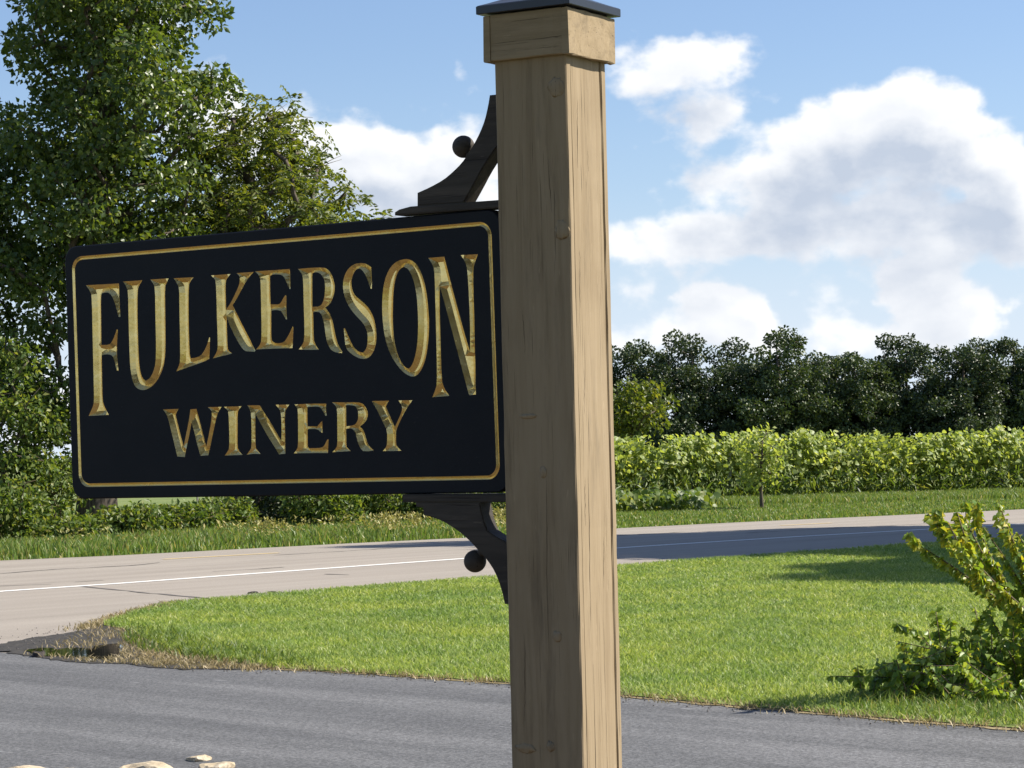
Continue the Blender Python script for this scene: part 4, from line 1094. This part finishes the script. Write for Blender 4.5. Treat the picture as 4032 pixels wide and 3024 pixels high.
# hedgerow of dark trees at the back of the vineyard
HEDGE = [(6.2, 124, 6.7, 2.7), (8.9, 121, 7.1, 2.5), (11.5, 125, 6.6, 2.6), (13.4, 121, 6.9, 2.6), (15.8, 124, 6.0, 2.6), (18.0, 122, 5.8, 2.5), (20.1, 124, 6.8, 2.5), (22.6, 121, 6.1, 2.6), (24.9, 124, 6.7, 2.7),
         (27.6, 122, 6.4, 2.6), (30.4, 124, 6.6, 2.7), (3.2, 123, 6.3, 2.7), (0.0, 124, 6.0, 2.7), (-3.4, 123, 5.6, 2.6), (17.0, 127, 6.0, 2.7)]
HL = ['tall dark tree first right of the post in the far hedgerow', 'dark tree with spiky top, second right of the post in the hedgerow', 'dark tree third right of the post in the far hedgerow',
      'dark rounded tree left of the dip in the hedgerow top', 'low tree on the left of the dip in the hedgerow', 'low tree in the dip of the hedgerow top', 'tall tree right of the dip in the hedgerow',
      'lower tree between two tall ones at the right of the hedgerow', 'tall tree near the right edge in the hedgerow', 'rightmost tree of the hedgerow at the picture edge', 'hedgerow tree just past the right picture edge',
      'hedgerow tree behind the post', 'hedgerow tree left of the post behind the sign', 'hedgerow tree far behind the middle of the sign', 'low tree set back behind the dip of the hedgerow']
for i, ((x, y, h_, r_), lab) in enumerate(zip(HEDGE, HL)):
    make_tree('hedgerow_tree', lab, (x, y, -0.03), bent(h_ * .8, (0.1, 0), 5, 100 + i, 0.08),
              [(0, 0, h_ * .68, r_ * .8, r_ * .8, h_ * .29), (-.5, -.3, h_ * .4, r_, r_, h_ * .3), (.4, -.4, h_ * .2, r_ * .95, r_, h_ * .2)], 88, 0.5, 0.17, (230, 0.52, 0.165, 0.13, 0.3), ('dark_leaf', 'hedge_leaf')[(i * 7 // 3) % 2], 120 + i, 'far hedgerow trees', twigs=1, sides=4)
make_tree('hedgerow_maple', 'yellow green small tree beside the post in front of the dark hedgerow', (4.9, 100, -0.03), bent(2.8, (0.1, 0), 4, 140, 0.05),
          [(0.4, 0, 2.9, 1.35, 1.2, 1.0), (-.6, 0, 2.4, 1.1, 1.1, 1.0)], 34, 0.42, 0.1, (80, 0.45, 0.2, 0.15, 0.3), 'walnut_leaf', 141)

# trees outside the picture: three on the right whose shade lies over the road and lawn, unseen ones added behind the photographer to block sky light from the post
shade = make_tree('shade_tree', 'big tree outside the picture on the right shading the road', (15.7, 33.0, 0), bent(9, (-0.3, 0), 6, 150),
          [(0, 0, 8.2, 5.0, 5.0, 3.2), (0, 0, 10.5, 3.2, 3.2, 2.6)], 170, 0.75, 0.36, (300, 0.9, 0.27, 0.22, 0.3), 'dark_leaf', 151, 'shade trees outside the picture')
for x, y, sc, rz, lab in ((14.2, 36.4, (.36, .36, 1.15), 1.0, 'slender tree outside the picture on the right by the road'), (16.5, 25.8, (.9, .9, .88), 2.2, 'tree outside the picture on the right beside the lawn'),
                          (-3.0, -7.5, (1, 1, 1.1), .4, 'tree added behind the photographer on the left to block sky light'), (4.0, -8.5, (1.1, 1.1, 1.15), 1.7, 'tree added straight behind the photographer to block sky light'),
                          (-9.5, -10, (1.1, 1.1, 1.2), 2.9, 'tree added far behind the photographer on the left to block sky light')):
    r_ = shade.copy(); COL.objects.link(r_)
    r_.location = (x, y, 0); r_.scale = sc; r_.rotation_euler.z = rz; r_['label'] = lab
    for ch in list(shade.children):
        c_ = ch.copy(); COL.objects.link(c_); c_.parent = r_
        for g in list(ch.children):
            d_ = g.copy(); COL.objects.link(d_); d_.parent = c_


# ------------------------------------------------------------------ vineyard
def make_vine(rng, length=1.12, h_=1.62):
    n = 950
    x = rng.uniform(-length / 2 - .12, length / 2 + .12, n)
    z = np.where(rng.uniform(0, 1, n) < .85, rng.beta(2.0, 1.6, n) * .9 + .72, rng.uniform(0.2, 1.1, n))
    z *= h_ / 1.62
    th = 0.2 + 0.16 * np.sin((z / h_) * 3.0)
    y = rng.normal(0, 1, n) * th
    lump = 0.15 * np.sin(x * 3.1 + rng.uniform(0, 6)) + 0.13 * np.sin(x * 8.3 + rng.uniform(0, 6)) + 0.09 * np.sin(x * 17 + rng.uniform(0, 6))
    z = z + lump * np.clip((z - .5), 0, 1) * 1.3
    C = np.stack([x, y, z], 1)
    D = np.stack([rng.normal(0, .5, n), np.sign(y) * .5 + rng.normal(0, .4, n), rng.normal(-.55, .4, n)], 1)
    V, T = broad_leaf_geo(C, D, rng.uniform(0.09, 0.15, n), rng)
    # upright shoots
    m_ = 170
    xs = rng.uniform(-length / 2, length / 2, m_); hs = rng.uniform(0.0, 1, m_) ** 2 * .36
    C2 = np.stack([xs, rng.normal(0, .15, m_), h_ - .1 + hs], 1)
    V2, T2 = broad_leaf_geo(C2, np.stack([rng.normal(0, .6, m_), rng.normal(0, .6, m_), rng.normal(.4, .4, m_)], 1), rng.uniform(.08, .13, m_), rng)
    return merge([(V, T), (V2, T2)])


protos = []
for s in range(4):
    rg = np.random.default_rng(200 + s)
    V, T = make_vine(rg)
    o = npmesh('foliage', V, T, 'vine_leaf'); me = o.data
    bpy.data.objects.remove(o)
    segs = [([(0, 0, -.05), (rg.normal(0, .03), .02, .35), (rg.normal(0, .05), 0, .8), (rg.normal(0, .05), 0, 1.0)], [.035, .028, .025, .02]),
            ([(0, 0, .95), (.35, 0, 1.02), (.8, 0, .98)], [.018, .014, .009]), ([(0, 0, .95), (-.35, 0, 1.0), (-.8, 0, .98)], [.018, .014, .009])]
    for _ in range(9):
        xx = rg.uniform(-.8, .8); segs.append(([(xx, rg.normal(0, .1), 1.0), (xx + rg.normal(0, .1), rg.normal(0, .18), .6), (xx + rg.normal(0, .12), rg.normal(0, .2), rg.uniform(.1, .4))], [.006, .005, .004]))
    VF = tubes(segs, 5)
    o = pymesh('trunk', VF[0], VF[1], 'bark'); mt = o.data
    bpy.data.objects.remove(o)
    protos.append((me, mt))
ORD = ['vine behind the wooden post', 'first vine right of the wooden post', 'second vine right of the wooden post', 'third vine right of the wooden post', 'fourth vine right of the wooden post',
       'fifth vine right of the wooden post', 'sixth vine right of the wooden post', 'rightmost vine at the picture edge', 'first vine past the right picture edge',
       'second vine past the right picture edge', 'third vine past the right picture edge']
for row in range(2):
    a, b_ = Vector((0.4, 54.2 + 2.7 * row, 0)), Vector((16.5, 57.6 + 2.7 * row, 0))
    ang = math.atan2(b_.y - a.y, b_.x - a.x); n = 11
    for i in range(n):
        p = a.lerp(b_, (i + .5) / n)
        t = thing('grape_vine', ORD[i].replace('vine', 'grape vine') + (' in the front vineyard row' if row == 0 else ' in the second vineyard row'), 'grape vine', (p.x, p.y + random.uniform(-.1, .1), -0.03), 'vineyard row %s' % ('one' if row == 0 else 'two'))
        t.rotation_euler.z = ang + (math.pi if random.random() < .5 else 0)
        k = random.uniform(.76, .86); t.scale = (1, 1, k)
        me, mt = protos[(i * 3 + row) % 4]
        f = bpy.data.objects.new('foliage', me); link(f, t); f['kind'] = 'stuff'
        link(bpy.data.objects.new('trunk', mt), t)
# trellis posts
for i, (x, lab) in enumerate(((2.9, 'grey trellis post nearest the wooden sign post'), (4.9, 'grey trellis post second from the wooden sign post'), (7.9, 'grey trellis post right of the young tree'), (11.3, 'grey trellis post at the right end of the vineyard view'))):
    y = 54.2 + (x - .4) * 3.4 / 16.1 - .2
    t = thing('trellis_post', lab, 'post', (x, y, -.03), 'vineyard trellis posts')
    VF = tubes([([(0, 0, -.1), (0.01, 0, .6), (0.02, 0, 1.12)], [.035, .034, .032])], 8)
    pymesh('stake', VF[0], VF[1], 'grey_post', t)
    VF = tubes([([(-1.6, .01, 1.0), (0, 0.0, 1.0), (1.6, .3, 1.0)], [.004] * 3)], 4)
    pymesh('wire', VF[0], VF[1], 'grey_post', t)
# weeds at the foot of the vines
P = scatter([(1.0, 53.0), (16, 56.4), (16, 59), (1.0, 56)], 170)
n = len(P)
C = z3(P); C[:, 2] = RNG.uniform(0.02, 0.62, n) ** 1.2
V, T = leaf_geo(C, RNG.normal(size=(n, 3)) * .6 + [0, 0, .5], RNG.uniform(.1, .3, n), RNG.uniform(.03, .07, n))
tag(npmesh('vineyard_weeds', V, T, 'brush_leaf'), 'tall green weeds growing at the foot of the grape vines', 'weeds', kind='stuff')
P = scatter([(1.2, 47.5), (3.6, 47.2), (4.3, 50.5), (3.6, 52.5), (1.4, 52.5)], 150)
n = len(P); C = z3(P); C[:, 2] = RNG.uniform(0.05, .3, n)
V, T = broad_leaf_geo(C, RNG.normal(size=(n, 3)) * .7 + [0, 0, .25], RNG.uniform(.1, .17, n))
tag(npmesh('bean_weeds', V, T, 'brush_leaf'), 'patch of low broad leaved plants between road and vineyard beside the post', 'weeds', kind='stuff')
make_tree('young_tree', 'young thin tree with dark trunk on the verge before the vineyard', (4.85, 47.4, 0), bent(1.35, (0.02, 0), 4, 160, 0.015),
          [(0, 0, 1.15, .55, .45, .42), (-.1, 0, .85, .4, .4, .3)], 22, 0.2, 0.035, (34, .2, .11, .08, .3), 'vine_leaf', 161, twigs=1)
for i, (x, y, lab) in enumerate(((-0.45, 44.6, 'thin pale fence stake left of the wooden sign post beyond the road'), (-5.9, 44.9, 'thin fence stake among the brush under the sign'))):
    t = thing('fence_stake', lab, 'stake', (x, y, -.03))
    VF = tubes([([(0, 0, -.1), (0.0, 0, 1.15)], [.022, .02])], 6)
    pymesh('stake', VF[0], VF[1], 'grey_post', t)

# ------------------------------------------------------------------ shrub at the right edge
STEMS = [[(2.44, 11.4, 0.45), (2.19, 11.37, 0.63), (2.04, 11.43, 0.75), (1.91, 11.46, 0.84), (1.84, 11.32, 0.9)], [(2.19, 11.31, 0.62), (2.07, 11.27, 0.79), (1.98, 11.22, 0.9), (1.94, 11.34, 0.99)],
 [(2.34, 11.49, 0.6), (2.21, 11.48, 0.8), (2.15, 11.53, 0.94), (2.13, 11.42, 1.04)], [(2.46, 11.55, 0.55), (2.33, 11.56, 0.77), (2.25, 11.63, 0.91)], [(2.53, 11.57, 0.64), (2.41, 11.61, 0.88)],
 [(2.26, 11.54, -0.03), (2.2, 11.46, 0.23), (2.19, 11.65, 0.4), (2.26, 11.52, 0.56)], [(2.25, 11.59, -0.03), (2.06, 11.62, 0.23), (1.93, 11.72, 0.41), (1.81, 11.54, 0.46)], [(2.21, 11.62, -0.04), (2.04, 11.69, 0.33), (2.03, 11.74, 0.5)],
 [(2.18, 11.34, -0.0), (1.88, 11.29, 0.25), (1.71, 11.49, 0.26), (1.65, 11.31, 0.16)], [(2.24, 11.55, -0.02), (1.94, 11.55, 0.17), (1.72, 11.51, 0.26)], [(2.35, 11.44, -0.03), (2.34, 11.45, 0.23), (2.37, 11.57, 0.49)],
 [(2.34, 11.57, -0.04), (2.3, 11.63, 0.16), (2.13, 11.73, 0.34)], [(2.16, 11.57, -0.03), (1.9, 11.63, 0.12), (1.72, 11.72, 0.06)], [(2.46, 11.66, -0.06), (2.45, 11.7, 0.32), (2.37, 11.57, 0.63)],
 [(2.3, 11.63, -0.04), (2.11, 11.6, 0.11), (1.98, 11.49, 0.27), (1.87, 11.8, 0.34)],
 [(2.5, 11.6, -0.03), (2.48, 11.5, .25), (2.44, 11.4, .45)], [(2.6, 11.7, -0.03), (2.56, 11.6, .35), (2.53, 11.57, .64), (2.46, 11.55, .8)]]
KS = 1.085
STEMS = [[(x * KS, y * KS, max(1.35 + (z - 1.35) * KS, -0.02)) for x, y, z in st] for st in STEMS]
SB = (2.55, 12.53, 0.0)
rg = np.random.default_rng(77)
extra = []
for s in range(75):                                     # short side shoots that thicken the lower bush
    x = rg.uniform(1.85, 2.95); y = 12.45 + rg.normal(0, .2)
    extra.append([(x, y, 0.0), (x + rg.normal(0, .06), y + rg.normal(0, .05), rg.uniform(.08, .25)), (x + rg.normal(-.05, .1), y + rg.normal(0, .08), rg.uniform(.1, .2) + max(0, x - 1.85) * rg.uniform(.1, .45))])
shrub = thing('arching_shrub', 'shrub with arching yellow green shoots at the right edge beside the driveway', 'shrub', SB)
for s in range(55):                                     # low leafy growth in front, down to the driveway edge
    x = rg.uniform(1.7, 2.95); y = 13.75 - x * .72 + rg.normal(0, .12)
    extra.append([(x, y, 0.0), (x + rg.normal(0, .05), y, rg.uniform(.05, .12)), (x + rg.normal(0, .09), y + rg.normal(0, .06), rg.uniform(.08, .22))])
for s in (0, 1, 2, 3, 4, 0, 1, 2, 3, 4, 13, 16, 2, 0, 13):
    o_ = rg.normal(0, .05, 3); k_ = rg.uniform(.75, 1.0)
    q = STEMS[s]; extra.append([tuple(np.array(q[0]) * (1 - k_) * 0 + np.array(q[0]) + (np.array(p) - np.array(q[0])) * k_ + o_ * (0.3 + i_ * .5)) for i_, p in enumerate(q)])
allst = STEMS + extra
VF = tubes([([tuple(np.array(p) - SB) for p in st], list(np.linspace(.006, .002, len(st)))) for st in allst], 6)
pymesh('stems', VF[0], VF[1], 'twig_wood', shrub, True)
LV = [(0, 0, 0), (.5, .2, .1), (.46, .55, .07), (0, 1, -.16), (-.46, .55, .07), (-.5, .2, .1), (0, .5, 0)]
LF = [(0, 1, 6), (1, 2, 6), (2, 3, 6), (3, 4, 6), (4, 5, 6), (5, 0, 6)]
lmesh = []
for nm in ('shrub_leaf', 'shrub_leaf_sunlit'):
    o = pymesh('leaf', LV, LF, nm, None, True); lmesh.append(o.data); bpy.data.objects.remove(o)
spots = []
for si, st in enumerate(allst):
    pts = [np.array(p) for p in resample(st, 0.0085)]
    low = si >= 5
    for i in range(2, len(pts)):
        if low and pts[i][2] < .03:
            continue
        for q in range(2 if (si < 15 or si >= len(allst) - 15) else 1):
            spots.append((pts[i], pts[min(i + 1, len(pts) - 1)] - pts[i - 1], i + q, si))
rg.shuffle(spots)
pick, rest = [], []
for s in spots:
    (pick if (len(pick) < 300 and (s[0][0] < 2.72)) else rest).append(s)


def leaf_pose(s):
    p, d, i, si = s
    d = d / (np.linalg.norm(d) + 1e-9)
    sd = np.cross(d, [0, 0, 1.0]); sd /= np.linalg.norm(sd) + 1e-9
    v_ = sd * (1 if i % 2 else -1) * rg.uniform(.3, .9) + d * rg.uniform(.1, .6) + np.array([0, 0, -rg.uniform(.35, 1.0)]) + rg.normal(0, .18, 3)
    L = rg.uniform(.032, .054)
    yel = ((si < 3 or len(allst) - 15 <= si < len(allst) - 5) and rg.uniform() < .42) or (si in (3, 4, 5) and rg.uniform() < .3) or rg.uniform() < .05
    return p - np.array(SB), v_ / np.linalg.norm(v_), L, yel


for s in pick:
    p, v_, L, yel = leaf_pose(s)
    o = bpy.data.objects.new('leaf', lmesh[1 if yel else 0])
    y = Vector(v_); x = y.cross(Vector(rg.normal(size=3))).normalized(); z = x.cross(y)
    o.matrix_local = Matrix.Translation(p) @ Matrix((x, y, z)).transposed().to_4x4() @ Matrix.Diagonal((L * .8, L, L, 1))
    link(o, shrub)
for yy, nm, mt in ((False, 'foliage', 'shrub_leaf'), (True, 'foliage', 'shrub_leaf_sunlit')):
    ps = [q for q in (leaf_pose(s) for s in rest) if q[3] == yy]
    if ps:
        V, T = leaf_geo(np.array([q[0] for q in ps]), np.array([q[1] for q in ps]), np.array([q[2] for q in ps]), np.array([q[2] * .75 for q in ps]), rng=rg)
        npmesh(nm, V, T, mt, shrub, 'stuff')
P = scatter([(1.55, 12.0), (2.0, 11.45), (3.0, 10.5), (3.4, 11.9), (2.3, 12.6), (1.7, 12.5)], 1500)
V, T = blades(z3(P, .01), RNG.uniform(.03, .1, len(P)), .006, 1.2)
tag(npmesh('shrub_grass', V, T, 'tall_grass'), 'longer grass and dry stalks at the foot of the arching shrub', 'grass', kind='stuff')

# ------------------------------------------------------------------ stones and small things
def stone(name, lab, c, sx, sy, sz, seed, mat='limestone', cat='stone', group=None):
    rg = random.Random(seed)
    bm = bmesh.new()
    bmesh.ops.create_icosphere(bm, subdivisions=3, radius=1)
    ph = [rg.uniform(0, 6) for _ in range(6)]
    ax = [Vector((rg.gauss(0, 1), rg.gauss(0, 1), rg.gauss(0, .6))).normalized() for _ in range(11)]
    cut = [rg.uniform(.55, .92) for _ in ax]
    for v_ in bm.verts:
        for a_, k in zip(ax, cut):
            d = v_.co.dot(a_)
            if d > k:
                v_.co -= a_ * (d - k) * .92
        v_.co *= 1 + rg.gauss(0, .018) + .05 * math.sin(v_.co.x * 7 + ph[0]) * math.sin(v_.co.y * 6 + ph[1]) + .04 * math.sin(v_.co.x * 13 + ph[2])
        v_.co.z = min(v_.co.z, .6 + .12 * math.sin(v_.co.x * 4 + ph[3]) + .08 * math.sin(v_.co.y * 5 + ph[4]) + rg.gauss(0, .025))
        v_.co = Vector((v_.co.x * sx, v_.co.y * sy, v_.co.z * sz))
    o = bmobj(name, bm, mat)
    o.location = c; o.rotation_euler.z = rg.uniform(-.5, .5)
    return tag(o, lab, cat, group)


stone('edging_stone', 'pale flat stone at the bottom left corner of the driveway edge', (-2.12, 10.38, -.025), .17, .14, .085, 1, group='edging stones')
stone('edging_stone', 'largest pale flat stone, second along the driveway edge', (-1.62, 10.32, -.022), .17, .13, .085, 2, group='edging stones')
stone('edging_stone', 'small pale stone between the two big edging stones', (-1.9, 10.36, -.01), .08, .08, .05, 3, group='edging stones')
stone('edging_stone', 'small tan stone on the asphalt beyond the larger edging stones', (-1.42, 10.66, .008), .065, .06, .03, 4, group='edging stones')
stone('edging_stone', 'rightmost small flat stone at the lower driveway edge', (-1.3, 10.36, .0), .09, .09, .05, 5, group='edging stones')
P = np.concatenate([scatter(MUD, 60), np.array([(x + RNG.normal(0, .08), y + RNG.normal(0, .08)) for x, y in resample(DR_FAR[1:10], .03)]),
                    np.array([(x + RNG.normal(-.05, .14), y + RNG.normal(-.1, .14)) for x, y in resample(NEAR[:5], .06)]), scatter([(-3.7, 17.6), (-3.4, 19.5), (-4.3, 19), (-4.2, 17)], 50)])
P = P[~in_poly(P, PUD)]
n = len(P); r_ = RNG.uniform(.003, .009, n)[:, None]
oct_ = np.array([(1, 0, 0), (0, 1, 0), (-1, 0, 0), (0, -1, 0), (0, 0, .8), (0, 0, -.3)])
V = (z3(P, .01)[:, None, :] + r_[:, :, None] * oct_[None] * RNG.uniform(.7, 1.3, (n, 6, 1))).reshape(-1, 3)
i = np.arange(n)[:, None] * 6
T = np.concatenate([i + np.array([q]) for q in ((0, 1, 4), (1, 2, 4), (2, 3, 4), (3, 0, 4), (1, 0, 5), (2, 1, 5), (3, 2, 5), (0, 3, 5))], 1).reshape(-1, 3)
tag(npmesh('gravel', V, T, 'crack_tar'), 'loose grey gravel along the driveway edge and road shoulder', 'gravel', kind='stuff')
stone('asphalt_clod', 'left of two small dark clods lying on the road shoulder', (-2.55, 23.35, .005), .06, .06, .022, 6, 'dark_clod', 'clod')
stone('asphalt_clod', 'right of two small dark clods lying on the road shoulder', (-2.37, 23.35, .005), .075, .05, .02, 7, 'dark_clod', 'clod')
stone('wet_clod', 'black wet clod at the near edge of the puddle', (-3.27, 16.45, .01), .06, .06, .05, 8, 'dark_clod', 'clod')
bpy.context.view_layer.update()
